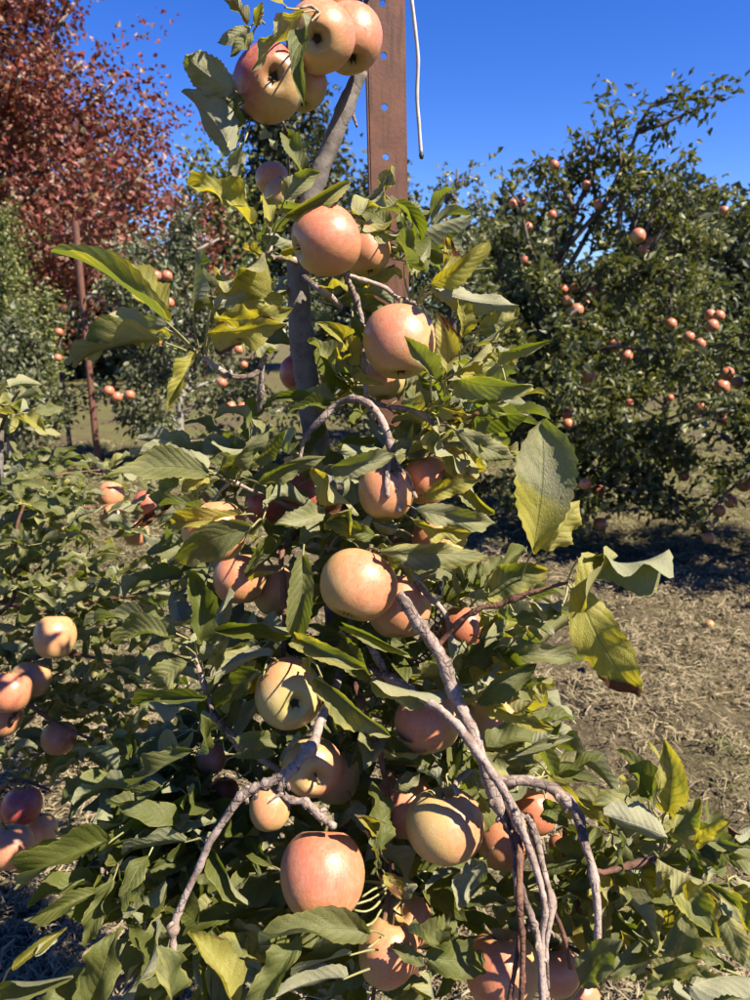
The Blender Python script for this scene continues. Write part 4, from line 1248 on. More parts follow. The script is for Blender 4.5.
# hand-placed leaves: base x y, tip x y, width (px), roll (0 = upper face to the camera, 180 = under face), depth, tone [, stalk x y]
HL = [
    (287, 7, 214, 0, 16, 58, .72, 'y', 302, 8), (304, 10, 251, 71, 23, 155, .72, 'h', 318, 14), (311, 18, 304, 107, 19, 30, .71, 'd', 320, 12), (250, 28, 217, 43, 16, 165, .76, 'o'),
    (253, 33, 230, 56, 15, 30, .77, 'g'), (247, 26, 230, 0, 15, 150, .78, 'o'), (256, 27, 262, 2, 12, 170, .77, 'o'), (234, 90, 185, 54, 40, 172, .77, 'o', 246, 110),
    (240, 96, 200, 90, 24, 200, .79, 'o'), (229, 149, 181, 92, 46, 165, .77, 'o', 242, 115), (240, 95, 225, 150, 26, 40, .78, 'd'), (252, 118, 229, 118, 15, 20, .81, 'd'),
    (243, 143, 246, 199, 27, 148, .78, 'o', 247, 115), (240, 150, 226, 180, 22, 200, .79, 'd', 246, 130), (250, 224, 191, 187, 28, 32, .77, 'y', 256, 240), (301, 172, 287, 134, 20, 22, .80, 'l'), (265, 125, 277, 150, 14, 160, .82, 'o'),
    (287, 214, 349, 183, 26, 22, .75, 'h', 268, 250), (284, 200, 318, 172, 18, 40, .77, 'o', 270, 240), (270, 229, 260, 202, 16, 20, .78, 'y', 268, 250), (279, 255, 297, 246, 12, 30, .80, 'y', 270, 256), (261, 254, 242, 248, 16, 15, .79, 'y'),
    # the left middle spray
    (213, 306, 280, 280, 30, 172, .74, 'p', 204, 352), (218, 284, 262, 252, 26, 55, .76, 'y', 205, 350), (209, 332, 289, 323, 34, 18, .73, 'b', 206, 360), (214, 318, 293, 308, 22, 48, .75, 'y', 206, 356),
    (222, 322, 190, 284, 26, 30, .76, 'h', 204, 354), (194, 312, 196, 249, 24, 40, .76, 'g', 199, 350), (199, 274, 210, 256, 10, 170, .77, 'p'), (168, 322, 57, 257, 34, 25, .73, 'h', 199, 355),
    (165, 318, 118, 262, 24, 60, .75, 'y', 198, 354), (167, 326, 64, 367, 44, 172, .74, 'o', 199, 356), (167, 341, 76, 368, 22, 58, .74, 'h', 199, 358), (160, 345, 120, 345, 16, 20, .77, 'd'), (195, 354, 167, 411, 25, 32, .73, 'y', 201, 356),
    (230, 300, 285, 300, 20, 30, .77, 'y'), (240, 336, 280, 345, 16, 120, .78, 'h'),
    # right of the trunk, upper
    (353, 214, 396, 168, 24, 150, .76, 'h', 344, 232), (349, 208, 384, 176, 14, 155, .78, 'o', 342, 226), (361, 224, 408, 233, 20, 30, .77, 'o', 350, 232), (355, 216, 399, 209, 14, 35, .78, 'y'), (394, 204, 421, 240, 20, 15, .84, 'd'),
    (401, 218, 412, 236, 14, 30, .82, 'o'), (405, 264, 397, 242, 22, 25, .77, 'g', 410, 300), (411, 268, 431, 242, 17, 150, .77, 'o', 413, 300), (434, 282, 447, 241, 22, 38, .76, 'b', 417, 302), (432, 284, 487, 241, 26, 22, .75, 'y', 417, 303),
    (435, 291, 519, 305, 36, 165, .74, 'p', 418, 304), (440, 285, 490, 268, 22, 150, .77, 'o', 420, 303), (463, 335, 456, 298, 20, 18, .77, 'y', 460, 360), (480, 330, 519, 312, 20, 40, .78, 'h', 470, 352), (499, 345, 551, 340, 20, 20, .75, 'o', 478, 360),
    (476, 345, 504, 326, 9, 20, .76, 'o'), (447, 373, 436, 311, 24, 18, .77, 'b', 448, 395), (433, 377, 404, 336, 30, 12, .71, 'o', 432, 400), (452, 376, 488, 341, 26, 18, .75, 'y', 444, 392), (487, 350, 516, 366, 15, 20, .76, 'y', 474, 352), (457, 377, 531, 384, 26, 28, .73, 'o', 444, 396),
    (505, 380, 516, 393, 12, 20, .75, 'y'), (476, 383, 511, 401, 20, 22, .76, 'l', 455, 395), (437, 406, 479, 415, 26, 15, .74, 'b', 428, 416), (438, 426, 470, 460, 22, 28, .75, 'h', 430, 420), (455, 430, 516, 458, 28, 20, .74, 'o', 434, 423), (462, 436, 493, 459, 20, 30, .75, 'y', 440, 425),
    (470, 412, 500, 418, 20, 60, .78, 'g'), (425, 497, 479, 479, 20, 20, .76, 'b', 412, 500), (470, 470, 494, 514, 24, 22, .76, 'h', 458, 450), (414, 509, 496, 523, 28, 22, .74, 'o', 402, 510), (440, 470, 458, 495, 22, 30, .80, 'g'),
    (381, 552, 488, 556, 34, 24, .71, 'h', 366, 552), (413, 521, 476, 530, 24, 35, .75, 'y', 400, 520), (386, 548, 436, 579, 26, 38, .73, 'h', 374, 552), (488, 594, 544, 570, 36, 12, .70, 'h', 470, 607), (470, 592, 461, 558, 22, 25, .78, 'g'), (487, 582, 501, 556, 18, 20, .77, 'g'), (474, 588, 479, 562, 20, 30, .77, 'l'),
    (352, 318, 372, 350, 18, 30, .80, 'd'), (329, 352, 316, 322, 20, 30, .82, 'y'), (336, 375, 308, 342, 22, 35, .80, 'h'), (352, 365, 345, 340, 20, 20, .79, 'y', 356, 385), (362, 370, 384, 384, 14, 20, .79, 'y', 356, 382), (330, 350, 345, 385, 30, 30, .86, 'd'),
    (300, 395, 344, 392, 20, 160, .84, 'h'), (318, 398, 268, 400, 18, 30, .84, 'd'), (330, 404, 290, 412, 20, 30, .80, 'd'),
    # the left shoulder
    (210, 472, 106, 478, 34, 22, .74, 'h', 234, 484), (205, 468, 130, 455, 22, 160, .76, 'o', 232, 482), (217, 469, 269, 430, 24, 28, .76, 'o', 233, 484), (222, 472, 252, 436, 20, 50, .77, 'g'), (255, 460, 288, 430, 22, 18, .75, 'l', 234, 485), (257, 484, 325, 457, 32, 15, .76, 'l', 236, 486),
    (213, 477, 181, 492, 22, 15, .75, 'y', 233, 484), (178, 480, 162, 517, 20, 20, .76, 'o', 205, 472), (218, 478, 190, 496, 13, 160, .74, 'o', 233, 485), (253, 528, 167, 561, 38, 10, .71, 'h', 262, 520), (242, 514, 170, 525, 24, 30, .73, 'y', 256, 516), (201, 507, 160, 506, 18, 25, .75, 'g'),
    (262, 520, 255, 556, 18, 40, .74, 'h'), (172, 504, 130, 528, 20, 25, .76, 'r'), (321, 511, 274, 525, 22, 18, .74, 'p', 334, 520), (320, 514, 350, 506, 26, 20, .78, 'r', 312, 532), (311, 468, 359, 515, 28, 20, .74, 'y', 304, 470), (334, 466, 393, 457, 26, 22, .73, 'p', 320, 474),
    (303, 556, 297, 638, 32, -18, .70, 'g', 304, 545), (276, 572, 252, 582, 11, 20, .74, 'y'), (376, 536, 320, 514, 24, 20, .76, 'd'), (282, 546, 246, 578, 32, 30, .84, 'd'), (330, 530, 300, 545, 24, 30, .80, 'o'), (290, 440, 320, 425, 22, 30, .84, 'd'), (345, 470, 372, 500, 20, 140, .78, 'l'),
    (345, 535, 372, 512, 20, 150, .76, 'l'), (398, 530, 372, 520, 22, 160, .77, 'l'),
    # left middle
    (196, 643, 195, 573, 28, 40, .74, 'd', 200, 662), (211, 638, 229, 588, 26, 160, .78, 'o'), (217, 632, 300, 628, 32, 18, .73, 'd', 204, 655), (173, 640, 120, 643, 30, 20, .74, 'l', 196, 655), (148, 622, 84, 626, 24, 22, .75, 'o', 190, 640), (187, 662, 155, 687, 28, 20, .74, 'h', 197, 664),
    (204, 661, 203, 640, 17, 10, .74, 'p'), (205, 698, 136, 705, 28, 30, .75, 'g', 207, 694), (215, 668, 229, 639, 17, 28, .76, 'h'), (272, 656, 212, 675, 26, 160, .73, 'p', 280, 665), (262, 672, 228, 723, 32, 20, .76, 'd'), (264, 676, 246, 726, 10, 165, .74, 'p'), (235, 740, 278, 737, 22, 15, .73, 'g', 228, 736),
    (197, 756, 201, 714, 20, 30, .75, 'd', 215, 738), (195, 750, 138, 787, 32, 14, .73, 'l', 222, 738), (162, 786, 134, 802, 24, 20, .80, 'd'), (240, 755, 262, 730, 24, 30, .82, 'd'),
    # centre
    (301, 640, 362, 667, 28, 20, .70, 'h', 292, 640), (350, 628, 402, 651, 30, 20, .71, 'o', 340, 632), (345, 640, 372, 680, 30, 30, .76, 'd', 340, 632), (320, 676, 388, 734, 36, 14, .69, 'h', 310, 660), (309, 656, 311, 674, 14, 30, .70, 'y'), (372, 678, 448, 688, 20, 38, .71, 'o', 366, 674),
    (388, 733, 441, 752, 32, 15, .78, 'd'), (376, 746, 427, 752, 16, 25, .78, 'h'), (352, 704, 356, 742, 22, 30, .82, 'd'), (302, 737, 282, 764, 12, 165, .75, 'p'), (340, 735, 372, 728, 22, 30, .84, 'd'), (345, 752, 375, 735, 22, 40, .84, 'g'),
    # right of the thick branch
    (470, 666, 498, 638, 24, 25, .77, 'd'), (507, 646, 542, 625, 20, 18, .72, 'o', 490, 655), (477, 698, 536, 664, 32, 12, .71, 'l', 474, 706), (480, 682, 496, 662, 18, 150, .73, 'p'), (455, 668, 471, 691, 20, 25, .76, 'l'), (487, 703, 554, 729, 32, 20, .71, 'y', 476, 700), (487, 747, 549, 731, 30, 25, .72, 'g', 480, 744),
    (510, 755, 573, 739, 15, 30, .71, 'p'), (536, 766, 501, 757, 22, 20, .73, 'l'), (548, 774, 601, 821, 26, 30, .71, 'y', 530, 762), (545, 800, 566, 820, 22, 20, .75, 'd'), (480, 795, 490, 813, 14, 20, .72, 'y'), (441, 786, 417, 772, 16, 160, .71, 'p', 456, 786), (430, 752, 414, 738, 22, 20, .80, 'd'),
    (500, 690, 520, 662, 26, 30, .78, 'd'), (460, 690, 490, 655, 28, 30, .80, 'd'), (527, 690, 548, 676, 14, 60, .72, 'y'), (512, 612, 560, 615, 16, 30, .70, 'g', 505, 605), (480, 640, 505, 615, 22, 30, .76, 'h'), (462, 660, 482, 636, 20, 30, .76, 'g'), (525, 722, 560, 735, 14, 60, .74, 'o'),
    # below the centre
    (381, 851, 372, 781, 27, 30, .72, 'g', 388, 862), (377, 870, 361, 828, 12, 40, .72, 'g', 386, 885), (372, 850, 354, 814, 22, 30, .75, 'b'), (486, 860, 454, 911, 32, 165, .75, 'o'), (462, 870, 424, 892, 26, 160, .77, 'o'), (506, 905, 468, 908, 15, 30, .75, 'g'), (386, 880, 416, 886, 20, 160, .75, 'o'), (385, 874, 401, 898, 16, 20, .73, 'b'),
    (395, 790, 420, 770, 18, 30, .78, 'o'), (350, 800, 370, 830, 22, 160, .80, 'o'),
    # the clump beside the bottom apples
    (425, 958, 484, 958, 40, 14, .69, 'g', 408, 950), (438, 946, 447, 914, 30, 20, .70, 'g', 418, 948), (424, 966, 392, 950, 20, 20, .69, 'g', 412, 952), (432, 970, 394, 1003, 34, 20, .69, 'g', 415, 955), (430, 974, 442, 1008, 22, 30, .69, 'h', 416, 958), (440, 945, 408, 932, 26, 20, .70, 'g', 420, 948),
    # bottom, centre left
    (367, 931, 259, 944, 34, 10, .68, 'l', 384, 935), (352, 954, 280, 986, 28, 22, .68, 'g', 378, 950), (346, 978, 266, 1003, 24, 160, .67, 'p', 372, 968), (302, 937, 243, 1008, 32, 25, .67, 'g'), (232, 1003, 186, 932, 32, 30, .66, 'y', 245, 1015), (166, 1014, 157, 946, 40, 10, .64, 'h'), (246, 908, 184, 936, 18, 20, .76, 'd'),
    (118, 1004, 156, 919, 16, 160, .66, 'p'), (102, 1012, 120, 926, 50, 14, .67, 'd'), (110, 842, 28, 884, 38, 14, .74, 'd'), (96, 893, 24, 919, 28, 18, .73, 'd'), (113, 880, 84, 948, 30, 18, .72, 'd'), (14, 968, 66, 927, 24, 20, .68, 'y', 2, 985), (34, 956, 64, 931, 10, 160, .67, 'p'), (-2, 992, 73, 975, 36, 20, .66, 'l'), (40, 1010, 55, 985, 26, 20, .66, 'l'),
    (130, 905, 165, 880, 30, 25, .78, 'd'), (150, 870, 190, 850, 30, 20, .80, 'd'), (205, 900, 180, 870, 32, 25, .80, 'd'), (120, 860, 150, 830, 34, 20, .80, 'd'), (60, 1005, 95, 965, 30, 20, .70, 'd'), (200, 960, 215, 925, 30, 25, .74, 'd'), (150, 960, 128, 925, 26, 25, .72, 'd'),
    # bottom right
    (668, 811, 663, 737, 32, 24, .68, 'h', 660, 850), (658, 792, 649, 741, 11, 55, .68, 'y'), (649, 798, 624, 767, 30, 20, .69, 'g', 655, 845), (628, 796, 617, 778, 10, 60, .69, 'y'), (668, 838, 604, 815, 34, 172, .66, 'p', 658, 858), (671, 832, 702, 800, 28, 18, .68, 'h', 660, 855), (690, 846, 729, 821, 24, 20, .67, 'y', 662, 856),
    (727, 824, 756, 834, 14, 20, .67, 'r', 700, 842), (700, 838, 756, 850, 22, 24, .66, 'o', 664, 856), (600, 872, 622, 829, 26, 25, .70, 'd'), (617, 869, 638, 831, 9, 160, .68, 'p'), (657, 858, 703, 880, 36, 20, .65, 'y', 645, 862), (690, 850, 713, 876, 22, 24, .68, 'g', 665, 858), (660, 870, 717, 939, 36, 20, .64, 'h', 650, 862), (702, 880, 736, 906, 30, 22, .67, 'h'),
    (611, 880, 607, 916, 22, 24, .68, 'y', 615, 872), (625, 896, 667, 893, 26, 22, .69, 'g', 618, 878), (640, 900, 657, 907, 14, 20, .68, 'o'), (660, 982, 681, 904, 38, 20, .65, 'h', 655, 1000), (676, 912, 648, 904, 24, 26, .70, 'd'), (580, 986, 622, 940, 36, 20, .66, 'l', 570, 1000), (612, 976, 649, 958, 22, 25, .65, 'l', 600, 990), (652, 946, 631, 929, 20, 20, .67, 'g'),
    (628, 940, 620, 930, 10, 30, .67, 'y'), (640, 1010, 646, 969, 38, 20, .64, 'h'), (724, 968, 677, 957, 28, 20, .65, 'l', 740, 975), (690, 986, 754, 978, 32, 160, .64, 'p', 680, 992), (722, 914, 743, 967, 26, 24, .67, 'h', 712, 900), (691, 1002, 674, 989, 16, 150, .64, 'p'), (702, 1002, 756, 996, 26, 20, .66, 'd'), (720, 905, 738, 930, 24, 160, .68, 'b'), (668, 935, 690, 960, 28, 30, .72, 'd'),
    (600, 850, 585, 880, 24, 30, .76, 'd'), (615, 910, 640, 935, 30, 30, .76, 'd'), (570, 835, 590, 850, 26, 30, .78, 'd'), (560, 905, 545, 885, 26, 25, .82, 'o'), (620, 800, 610, 825, 26, 30, .74, 'g'), (735, 840, 756, 825, 12, 160, .66, 'p'),
    # the shoot sticking out to the right with the three big leaves
    (533, 553, 541, 424, 62, 12, .65, 'y', 517, 598), (586, 556, 669, 549, 36, 30, .65, 'l', 567, 583), (574, 584, 640, 697, 50, 10, .64, 'y', 566, 582), (580, 612, 618, 556, 38, 20, .63, 'y', 568, 584), (548, 552, 580, 500, 26, 58, .67, 'y', 530, 592), (560, 612, 512, 616, 16, 40, .66, 'g', 568, 584), (530, 600, 560, 600, 12, 60, .66, 'h'),
]
rl = np.random.default_rng(2024)
BIG = {(533, 553): dict(fold=0.14, bend=0.5, wave=0.06, twist=0.15, sh=1.3, tone2=('p', 0.42)), (574, 584): dict(fold=0.2, bend=0.5, wave=0.16, twist=0.5, tone2=('r', 0.80)), (320, 676): dict(tone2=('p', 0.72)), (168, 322): dict(tone2=('p', 0.6))}  # first blade: yellow lower half paints in light shining through it
for h in HL:
    bx, by, tx, ty, w, roll, d, tn = h[:8]
    if len(h) > 8:
        sx, sy = h[8:10]
        dp = d + 0.05
    else:
        ux, uy = bx - tx, by - ty
        ul = math.hypot(ux, uy)
        sx, sy = bx + ux / ul * 16 + rl.normal(0, 4), by + uy / ul * 16 + rl.normal(0, 4)
        dp = d + 0.06
    tilt = rl.normal(0.0, 0.035)
    kw = dict(fold=rl.uniform(0.3, 1.25), bend=rl.normal(0.8, 0.6), wave=rl.uniform(0.10, 0.30), twist=rl.normal(0, 0.8), edge=rl.uniform(0.0, 0.5))
    kw.update(BIG.get((bx, by), {}))
    c = abs(math.cos(R(roll)))
    W = w * d / FPX / max(c, 0.55) * 1.0
    add_leaf(TREE, at(bx, by, d), at(tx, ty, d * (1 + tilt)), W, roll + (rl.normal(0, 5) if (bx, by) in BIG else rl.normal(0, 20)), tn, rl, at(sx, sy, dp), **kw)


def filler(root, regions, seed, n_obj, label=None):
    """leaf rosettes on short spurs inside the canopy: the first n_obj leaves are parts, the rest one mass"""
    r = np.random.default_rng(seed)
    leaves = []
    for (cx, cy, rx, ry, d0, d1, n, tones, lo, hi) in regions:
        for _ in range(n):
            while True:
                q = r.uniform(-1, 1, 2)
                if q @ q <= 1: break
            px, py = cx + q[0] * rx, cy + q[1] * ry
            d = r.uniform(d0, d1)
            c = at(px, py, d)
            k = r.integers(3, 6)
            a0 = r.uniform(0, 6.28)
            for j in range(k):
                a = a0 + j * 2.4
                dirv = Vector((math.cos(a), math.sin(a) * 0.9, r.uniform(-0.55, 0.6))).normalized()
                L = r.uniform(lo, hi)
                b = c + dirv * L * r.uniform(0.18, 0.32)
                leaves.append((b, b + dirv * L, L * r.uniform(0.40, 0.54), r.uniform(-70, 70) + (180 if r.random() < 0.3 else 0), tones[r.integers(len(tones))], c, d))
    r.shuffle(leaves)
    leaves.sort(key=lambda q: q[6])
    AP = [(*project(o.location)[:2], o.scale[0] * FPX / project(o.location)[2], project(o.location)[2]) for o in APPLES]

    AP += [(x, y, 8, 0.83) for x, y in ((441, 570), (440, 585), (438, 600), (437, 615), (436, 630))] if root is TREE else []
    AP += [(x, y, 9, 0.75) for x, y in ((520, 905), (522, 930), (521, 960), (533, 922), (540, 950), (545, 908), (544, 930), (594, 880), (597, 905), (597, 930), (595, 955), (586, 850))] if root is TREE else []
    AP += [(x, y, 15, 0.97) for x, y in ((298, 264), (299, 285), (300, 305), (301, 330), (304, 352), (306, 375), (309, 396), (313, 420), (318, 448))] if root is TREE else []

    def hides(b, t):
        for f in (0.0, 0.5, 1.0):
            x, y, d = project(b.lerp(t, f))
            for ax_, ay_, ar_, ad_ in AP:
                if d < ad_ and ad_ < 2.5 and math.hypot(x - ax_, y - ay_) < ar_ * (1.1 if ad_ < 1.9 else 1.9): return True
        return False
    leaves = [q for q in leaves if not hides(q[0], q[1]) or r.random() < (0.03 if root is TREE else 0.12)]
    acc = []
    for i, (b, t, W, roll, tn, c, d) in enumerate(leaves):
        kw = dict(fold=r.uniform(0.35, 1.15), bend=r.normal(0.7, 0.55), wave=r.uniform(0.08, 0.26), twist=r.normal(0, 0.6), edge=r.uniform(0, 0.4))
        # blades lie roughly face up, turned to the light
        kw['normal'] = (Vector((0, 0, 1)) * 0.7 + SUN_DIR * 0.5 + Vector(r.normal(0, 0.55, 3))).normalized()
        roll = 180 if roll > 120 and r.random() < 0.4 else 0
        if i < n_obj:
            add_leaf(root, b, t, W, roll, tn, r, c, nv=16, **kw)
        else:
            acc.append(leaf_world(b, t, W, roll, tn, r, c, nv=10, nu=2, serr=0.0, **kw))
    if acc:
        o = 0; Vs, U, T, Q, Mi = [], [], [], [], []
        for V, uv, tt, q, mi in acc:
            Vs.append(V); U.append(uv); T.append(tt); Q.append(q + o); Mi.append(mi); o += len(V)
        base = np.array(root.location)
        me = mesh_np('foliage', np.vstack(Vs) - base, [np.vstack(Q)], [M_LEAF, M_PET], tone=np.vstack(T), uv=np.vstack(U), matidx=np.concatenate(Mi))
        link('foliage', me, root)['kind'] = 'stuff'
    return len(leaves)


n1 = filler(TREE, [
    (300, 590, 150, 110, .84, 1.10, 52, 'dddgg', .052, .075),
    (350, 760, 180, 110, .84, 1.12, 64, 'dddgo', .052, .075),
    (190, 850, 105, 110, .78, .94, 52, 'dddg', .052, .075),
    (330, 930, 200, 80, .80, 1.05, 44, 'dddg', .052, .075),
    (600, 930, 110, 70, .76, .98, 26, 'ddggh', .052, .075),
    (480, 740, 70, 110, .80, 1.0, 22, 'ddgh', .055, .08),
    (420, 430, 70, 60, .84, 1.0, 20, 'dgghy', .055, .08),
    (340, 330, 50, 70, .90, 1.02, 16, 'dgghy', .055, .08),
    (260, 470, 70, 50, .86, 1.0, 16, 'dgo', .055, .08),
    (440, 590, 50, 60, .86, 1.0, 9, 'dggh', .055, .08),
    (400, 240, 30, 40, .86, .98, 5, 'dg', .05, .07),
    (340, 620, 110, 130, .80, .88, 14, 'ghoyhd', .055, .08),
    (470, 640, 50, 90, .76, .84, 10, 'ghylo', .055, .08),
    (640, 890, 90, 80, .70, .80, 16, 'ghylh', .055, .08),
    (260, 930, 150, 60, .76, .84, 8, 'gdghl', .052, .075),
    (400, 420, 80, 50, .80, .88, 10, 'hgyo', .05, .075),
    (300, 260, 50, 50, .84, .92, 6, 'hgyo', .05, .07),
], 31, max(0, 300 - len(HL)))


# ------------------------------------------------------------------ the low left tree (next along the row, nearer its end)
lt_base = Vector((-1.02, 1.75, 0))
LTREE = empty('apple_tree', lt_base, 'low leafy apple tree at the left edge below the far stakes', 'tree')
lt_tr = [(-30, 1000, 1.75, 30), (-22, 800, 1.72, 26), (-12, 640, 1.70, 20), (-5, 520, 1.68, 14), (0, 430, 1.66, 8)]
Pt = [tuple(lt_base - Vector((0, 0, 0.03)))] + [tuple(at(x, y, d)) for x, y, d, w in lt_tr[1:]]
V, F = tube_arrays(catmull(Pt, 30), np.linspace(0.03, 0.008, 30), 10, 0.05, rt)
link('trunk', mesh_np('trunk', V - np.array(lt_base), F, [M_TRUNK]), LTREE)
for i, pts in enumerate([
    [(-10, 620, 1.70, 8), (12, 600, 1.6, 7), (14, 560, 1.55, 6), (16, 530, 1.55, 5), (24, 505, 1.55, 4)],
    [(-5, 520, 1.68, 8), (40, 510, 1.75, 7), (80, 508, 1.9, 6), (105, 506, 2.0, 5), (150, 495, 2.1, 3)],
    [(-10, 600, 1.70, 8), (50, 610, 1.6, 7), (100, 600, 1.55, 6), (150, 590, 1.55, 5), (190, 560, 1.6, 3)],
    [(-14, 680, 1.70, 8), (30, 660, 1.5, 7), (70, 655, 1.45, 6), (120, 665, 1.45, 5), (150, 680, 1.45, 3)],
    [(-18, 760, 1.72, 8), (8, 728, 1.4, 8), (25, 705, 1.38, 7), (60, 725, 1.4, 6), (105, 745, 1.4, 4), (130, 760, 1.4, 3)],
    [(-20, 830, 1.72, 8), (0, 790, 1.3, 7), (20, 780, 1.25, 6), (50, 790, 1.25, 4)],
    [(-2, 500, 1.67, 7), (20, 485, 1.7, 5), (60, 475, 1.8, 4), (100, 470, 1.85, 3)],
    [(0, 430, 1.66, 6), (10, 405, 1.6, 4), (20, 390, 1.55, 3)],
]):
    branch([(x, y, d, w * 0.7) for x, y, d, w in pts], M_TWIG, root=LTREE, seed=200 + i, sides=7)
n2 = filler(LTREE, [
    (70, 560, 110, 70, 1.45, 2.0, 120, 'llllgho', .05, .075),
    (60, 492, 90, 36, 1.6, 2.1, 50, 'lllgho', .05, .075),
    (90, 660, 110, 60, 1.4, 1.75, 48, 'llggho', .05, .075),
    (70, 740, 90, 55, 1.35, 1.65, 30, 'ggdlh', .05, .075),
    (150, 560, 50, 60, 1.5, 1.9, 22, 'lgho', .06, .09),
    (10, 410, 25, 40, 1.5, 1.7, 5, 'lhy', .06, .09),
    (165, 470, 30, 16, 1.8, 2.1, 6, 'lgo', .05, .075),
], 32, 300)


# ------------------------------------------------------------------ steel post with punched holes
def build_post():
    Y0 = 1.06
    b = Vector(atY(394, 470, Y0)); t = Vector(atY(385, 0, Y0))
    up = (t - b).normalized()
    foot = b + up * ((-0.05 - b.z) / up.z)
    top = b + up * ((atY(385, -110, Y0).z - b.z) / up.z)
    hgt = (top - foot).length
    xa = Vector((1, 0.10, 0)); xa = (xa - up * xa.dot(up)).normalized()
    ya = up.cross(xa)                      # away from the camera
    W, D, TH = 0.0455, 0.016, 0.0028
    root = empty('steel_post', foot, 'rusty perforated steel post rising out of the top of the tree', 'post')

    def w(x, y, z):
        return (foot + xa * x + ya * y + up * z) - foot
    # hole pitch: photograph shows holes at y = 3, 55, 106, 157
    def zpix(py):
        return (Vector(atY(385, py, Y0)) - foot).dot(up)
    z1 = zpix(157); pitch = (zpix(3) - z1) / 3
    n = int(hgt / pitch)
    z_first = z1 - math.floor(z1 / pitch) * pitch
    hr = 0.0043
    V, F = [], []
    S = 16
    def ring_panel(zc, zlo, zhi, y, flip):
        i0 = len(V)
        sq = []
        for k in range(S):
            a = k / S * 2 * math.pi + math.pi / 4
            c, s = math.cos(a), math.sin(a)
            m = max(abs(c), abs(s))
            sq.append((c / m * W / 2, zc + (s / m) * ((zhi - zc) if s > 0 else (zc - zlo))))
            V.append(w(c * hr - 0.003, y, zc + s * hr))
        for x, z in sq:
            V.append(w(x, y, z))
        for k in range(S):
            q = (i0 + k, i0 + S + k, i0 + S + (k + 1) % S, i0 + (k + 1) % S)
            F.append(q if flip else q[::-1])
        return i0
    zs = [z_first + k * pitch for k in range(n + 1) if z_first + k * pitch < hgt - 0.012]
    edges = [0.0] + [(zs[k] + zs[k + 1]) / 2 for k in range(len(zs) - 1)] + [hgt]
    for k, zc in enumerate(zs):
        a = ring_panel(zc, edges[k], edges[k + 1], 0.0, False)
        c = ring_panel(zc, edges[k], edges[k + 1], TH, True)
        for q in range(S):
            F.append((a + q, a + (q + 1) % S, c + (q + 1) % S, c + q))
    web = mesh_np('face', [tuple(v) for v in V], [np.array(F)], [M_RUST], smooth=False)
    link('face', web, root)
    for s in (-1, 1):
        x0, x1 = (s * W / 2, s * (W / 2 + TH))
        x0, x1 = min(x0, x1), max(x0, x1)
        VV = [w(x, y, z) for z in (0, hgt) for y in (0.0008, D) for x in (x0, x1)]
        FF = [(0, 1, 5, 4), (1, 3, 7, 5), (3, 2, 6, 7), (2, 0, 4, 6), (0, 2, 3, 1), (4, 5, 7, 6)]
        link('flange', mesh_np('flange', [tuple(v) for v in VV], [np.array(FF)], [M_RUST], smooth=False), root)
    return root, foot, up, xa, ya, hgt


POST = build_post()


def build_wire():
    pts = [(421, 154, .985), (419, 125, .985), (417, 96, .985), (418, 60, .985), (415, 28, .985), (411, -4, .985), (405, -40, 1.0), (398, -62, 1.05), (392, -66, 1.066)]
    P = catmull([tuple(atY(*p)) for p in pts], 60)
    b = P[0].copy()
    root = empty('hanging_wire', b, 'thin whitish wire hanging beside the rusty post at the top', 'wire')
    V, F = tube_arrays(P - b, np.full(60, 0.0023) * (1 + 0.05 * np.sin(np.arange(60) * 0.9)), 8)
    link('wire', mesh_np('wire', V, F, [M_WIRE]), root)
    e = catmull([P[0], P[0] + np.array((0.0006, 0, -0.003)), P[0] + np.array((0.001, 0, -0.006))], 5)
    V, F = tube_arrays(e - b, np.array([.0027, .0029, .0028, .0024, .0012]), 8)
    link('end_cap', mesh_np('end_cap', V, F, [M_BLACK]), root)


build_wire()


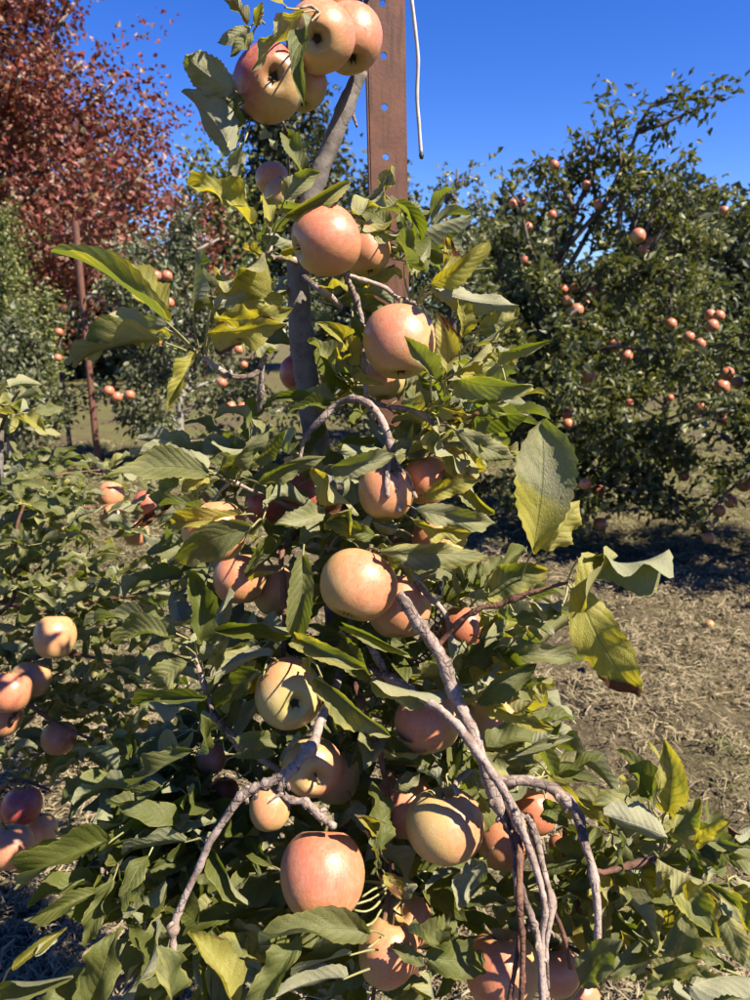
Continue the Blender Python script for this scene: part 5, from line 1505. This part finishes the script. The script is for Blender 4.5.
def build_tie():
    """black chain-link tree tie looped from trunk to post"""
    pts = [(452, 505, .95), (447, 540, .90), (442, 568, .83), (439, 600, .815), (436, 632, .81), (427, 655, .84), (400, 668, .90), (375, 672, .94)]
    P = catmull([tuple(at(*p)) for p in pts], 200)
    seg = np.concatenate([[0], np.cumsum(np.linalg.norm(np.diff(P, axis=0), axis=1))])
    root = empty('chain_tie', P[-1], 'black plastic chain tie running down between the middle apples', 'tree tie')
    step = 0.0098
    k = 0
    s = 0.0
    th = np.linspace(0, 2 * np.pi, 15)[:-1]
    while s + step < seg[-1]:
        a = np.array([np.interp(s, seg, P[:, q]) for q in range(3)])
        b = np.array([np.interp(s + step * 1.25, seg, P[:, q]) for q in range(3)])
        t = b - a; L = np.linalg.norm(t); t /= L
        v = np.array(camdir(0, 0, 1)); sd = np.cross(t, v); sd /= np.linalg.norm(sd)
        nn = np.cross(sd, t)
        loop = (a + b) / 2 + np.outer(np.cos(th) * L * 0.5, t) + np.outer(np.sin(th) * 0.0031, sd)
        # closed flat ring of square section
        V, F = [], []
        for i in range(14):
            c = loop[i] - (a + b) / 2; cn = c / np.linalg.norm(c)
            for (u, w_) in ((-0.0009, -0.0008), (0.0009, -0.0008), (0.0009, 0.0008), (-0.0009, 0.0008)):
                V.append(loop[i] + cn * u + nn * w_ - P[-1])
        for i in range(14):
            for q in range(4):
                F.append((i * 4 + q, i * 4 + (q + 1) % 4, ((i + 1) % 14) * 4 + (q + 1) % 4, ((i + 1) % 14) * 4 + q))
        link('chain_link', mesh_np('chain_link', V, [np.array(F)], [M_BLACK], smooth=False), root)
        s += step; k += 1


build_tie()


# ------------------------------------------------------------------ things lying on the ground
def fallen_leaf(px, py, tone, label, L=0.07):
    v = CAMROT @ Vector(((px - 375) / FPX, -(py - 500) / FPX, -1))
    p = CAM + v * ((0.035 - CAM.z) / v.z)
    r = np.random.default_rng(int(px * 3 + py))
    a = r.uniform(0, 6.28)
    t = p + Vector((math.cos(a), math.sin(a), 0.05)) * L
    V, uv, T, Q, mi = leaf_world(p, t, L * 0.6, 10, tone, r, None, fold=0.5, bend=0.8, wave=0.2)
    T[:, 1] = 1.4
    o = link('fallen_leaf', mesh_np('fallen_leaf', V - np.array(p), [Q], [M_LEAF, M_PET], tone=T, uv=uv, matidx=mi), None, p)
    tag(o, label, 'leaf', 'fallen leaves on the straw')


fallen_leaf(566, 762, 'r', 'reddish dead leaf on the straw nearest the thick branch', 0.045)
fallen_leaf(590, 668, 'r', 'reddish dead leaf on the straw below the yellow hanging leaf', 0.06)
o = apple(711, 613, 5, 3.55, 'pale fallen apple on the straw in front of the shaded grass', (0.6, -0.3, 0.6), (0.3, 0.3, 0.8), (-0.5, 0.6, 0), None, 'fallen apples', True)
o.location.z = 0.035

print('LEAVES far', NLEAF, 'near', len(HL), n1, n2, 'apples', len(APPLES), 'tris', sum(len(m.polygons) for m in bpy.data.meshes))
